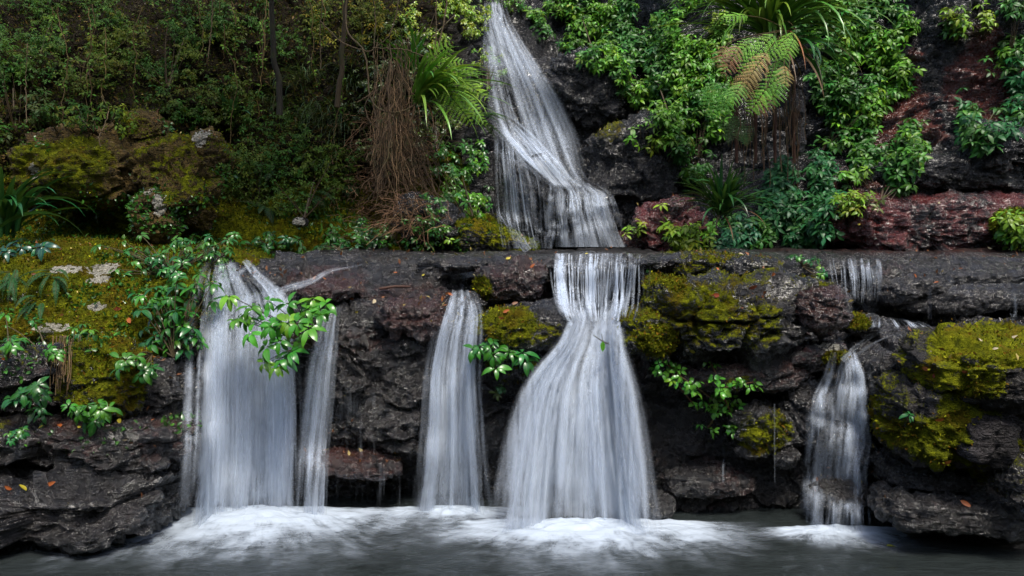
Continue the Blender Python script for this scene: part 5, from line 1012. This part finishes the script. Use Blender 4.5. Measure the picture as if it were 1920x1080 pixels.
# ------------------------------------------------------------------ fallen leaves
LO, LYE, LBR, LPA, LRE = (.45, .12, .03), (.50, .42, .04), (.20, .08, .035), (.55, .46, .30), (.30, .06, .03)
cn = {LO: 'orange', LYE: 'yellow', LBR: 'brown', LPA: 'pale tan', LRE: 'reddish'}
for (x, y, c, L, where) in [
    (267,556,LPA,.10,'on the left bank moss beside the leafy thicket'), (243,603,LO,.11,'on the left bank above the mossy boulder'), (222,578,LRE,.10,'on the left bank moss under the leafy thicket'), (65,515,LBR,.06,'on the crest moss at the left'),
    (198,468,LBR,.06,'on the bank crest behind the white lichen'), (10,672,LO,.08,'on the brown rock step at the left edge'), (68,670,LYE,.08,'on the brown rock step near the bundle of roots'), (225,792,LYE,.09,'on top of the upper layered slab'),
    (288,790,LO,.07,'on the ledge by the black wet rock beside the left fall'), (110,798,LO,.10,'on the upper layered slab below the low plants'), (78,803,LYE,.06,'on the upper layered slab near the left edge'), (151,801,LYE,.05,'on the upper layered slab under the low glossy plant'),
    (40,918,LYE,.13,'in the crevice between the two layered slabs'), (15,915,LO,.08,'at the far left of the crevice between the slabs'), (95,906,LO,.09,'deeper in the crevice between the slabs'), (235,822,LPA,.05,'on the face of the upper layered slab'),
    (742,514,LO,.06,'on the wet terrace edge above the stick'), (792,516,LYE,.05,'on the wet terrace edge left of the middle fall'), (660,558,LO,.06,'on the ledge left of the stick'), (700,567,LPA,.10,'just under the stick on the ledge'), (670,585,LYE,.05,'on the ledge below the thin streams'), (845,553,LO,.07,'at the top of the middle fall'),
    (955,485,LYE,.08,'on the brown boulder left of the upper curtain'), (1000,500,LO,.08,'on the brown boulder close to the upper curtain'), (950,584,LO,.08,'on the overhanging mossy boulder'), (940,596,LRE,.08,'on the front of the overhanging mossy boulder'), (965,570,LBR,.08,'between the brown boulder and the overhanging boulder'),
    (1450,517,LO,.09,'on the mossy mass near its crest'), (1412,536,LRE,.09,'in the middle of the mossy mass'), (1340,553,LRE,.10,'standing on the left part of the mossy mass'), (1432,548,LO,.09,'on the right part of the mossy mass'), (1300,658,LYE,.08,'under the mossy knob by the vine'), (1345,505,LO,.05,'on the back rim of the mossy mass'), (1390,478,LPA,.06,'on the terrace behind the mossy mass'),
    (1715,518,LO,.06,'on the black slab of the right ledge'), (1756,532,LO,.06,'on the right ledge near the thin thread'), (1855,468,LPA,.14,'lying on the terrace at the right'), (1802,504,LBR,.05,'on the right ledge face'), (1740,690,LO,.10,'on the side of the flat-topped boulder'), (1755,706,LRE,.06,'below another leaf on the flat-topped boulder'), (1835,637,LPA,.09,'on the flat mossy boulder top'), (1905,635,LPA,.11,'on the flat mossy boulder near the right edge'), (1868,655,LPA,.05,'in the middle of the flat mossy boulder top'), (1835,685,LO,.10,'on the slope of the flat-topped boulder'), (1812,695,LRE,.08,'in the notch of the flat-topped boulder'),
    (1760,783,LO,.09,'on the moss beside the bare purplish stone'), (1772,864,LO,.13,'on the moss under the bare purplish stone'), (1810,945,LO,.10,'in the gap between the lowest slabs on the right'),
    (1100,478,LYE,.05,'at the lip of the upper curtain'), (1640,395,LPA,.08,'on the red rock slope'), (1700,360,LPA,.08,'high on the red rock slope'), (1760,380,LPA,.07,'on the red slope below the black rocks'), (1610,420,LYE,.06,'at the left end of the red slope'), (795,415,LPA,.06,'on the root-bound rock'), (990,455,LPA,.08,'at the end of the yellow-green hump')]:
    L = L*.82; P, N_ = hit(x, y); mb = MB(); a = RNG.uniform(0, 6.28); D_ = np.array([math.cos(a), math.sin(a)*.5, .15*math.sin(a)]); D_ = D_-N_*np.dot(D_, N_)
    nn = unit(N_*.75+OUT*.35+RNG.normal(0, .12, 3)); leaves(mb, (P+N_*.015-unit(D_)*L/2)[None], D_[None], nn[None], L, L*.42, RNG.uniform(-.3, .8), np.array([c]), 6, .3)
    tag(mb.build('fallen_leaf', M['dead'], base=P), '%s fallen leaf %s' % (cn[c], where), 'leaf', 'fallen leaves')
mb = MB(); P = W(1662, 1028, 2.38*FPX/(1028-HOR)); leaves(mb, (P+UP*.02)[None], np.array([[1, .1, 0.]]), UP[None], .09, .035, .3, np.array([[.40, .42, .03]]), 6); tag(mb.build('floating_leaf', M['dead'], base=P), 'yellow leaf floating on the dark pool at the right', 'leaf')
# leaf litter, moss blades (nobody could count them)
def cover(name, n, size, cols, mat, want, regs, kind='stuff', w=.5, lift=.0, rows=3, el=(.3, 1.5)):
    V = []; Nn = []; 
    for o in TERR:
        v = verts(o); nrm = vnorm(o); C = np.empty(len(v)*4, dtype=np.float32); o.data.attributes['mask'].data.foreach_get('color', C); C = C.reshape(-1, 4)
        m = want(v, nrm, C); q = np.flatnonzero(RNG.uniform(size=len(v)) < m); 
        # even out by local area
        V.append(v[q]); Nn.append(nrm[q])
    V = np.concatenate(V); Nn = np.concatenate(Nn); pick = RNG.choice(len(V), min(n, len(V)), replace=False); V = V[pick]; Nn = Nn[pick]; k = len(V)
    V = V+RNG.normal(0, .012, V.shape)-Nn*.004; D_ = unit(Nn*RNG.uniform(*el, (k, 1))+RNG.normal(0, .6, (k, 3))); L = size*RNG.uniform(.5, 1.3, k)
    C = np.array(cols)[RNG.integers(len(cols), size=k)]*np.exp(RNG.normal(0, .3, (k, 1)))
    mb = MB(); leaves(mb, V, D_, RNG.normal(0, 1, (k, 3)), L, L*w, .5, C, rows, .2); tag(mb.build(name, M[mat]), kind=kind)
infr = lambda v: (v[:, 1] > 3)&(np.abs(v[:, 0]/v[:, 1]) < .72)&(v[:, 2] > -.05)
cover('moss', 170000, .025, [(.13,.14,.008),(.07,.08,.006),(.25,.25,.01),(.17,.09,.008)], 'mossf', lambda v, n, C: infr(v)*(v[:, 1] < 9)*sstep(.45, .8, C[:, 0])*(C[:, 2] < .3)*.8, None)
cover('moss', 80000, .036, [(.10,.12,.008),(.16,.19,.01),(.06,.08,.008)], 'mossf', lambda v, n, C: infr(v)*(v[:, 1] >= 9)*sstep(.4, .8, C[:, 0])*.8, None)
cover('undergrowth', 130000, .06, [(.03,.06,.008),(.06,.08,.010),(.09,.075,.015),(.12,.07,.02)], 'leaf', lambda v, n, C: infr(v)*(v[:, 0] < -.9)*(v[:, 1] > 8.7)*(C[:, 3] > .7)*sstep(2.6, 3.1, v[:, 2])*.9, None, w=.35)
cover('leaf_litter', 2600, .05, [(.28,.10,.03),(.20,.08,.03),(.42,.32,.10),(.14,.05,.02)], 'dead', lambda v, n, C: infr(v)*sstep(.2, .8, n[:, 2])*sstep(-.1, .25, fbm(v*1.7, 3, 66))*.5, None, w=.45, el=(.0, .25))
cover('ground_plants', 9000, .05, [(.04,.15,.02),(.06,.20,.02),(.03,.11,.02)], 'gloss', lambda v, n, C: infr(v)*(v[:, 0] < -2.6)*(v[:, 1] < 9.4)*sstep(.7, .9, v[:, 2])*sstep(.12, .3, fbm(v*2.6, 3, 41))*(C[:, 2] < .3)*.7, None, w=.5, el=(.3, 1.2), rows=4)
cover('ground_plants', 7000, .06, [(.04,.14,.02),(.08,.20,.02),(.03,.10,.02)], 'cleaf', lambda v, n, C: infr(v)*(v[:, 0] < -.2)*(v[:, 1] > 8.6)*(v[:, 2] < 2.9)*sstep(.05, .25, fbm(v*2.2, 3, 43))*(C[:, 0] > .4)*.7, None, w=.45, el=(.3, 1.2), rows=4)
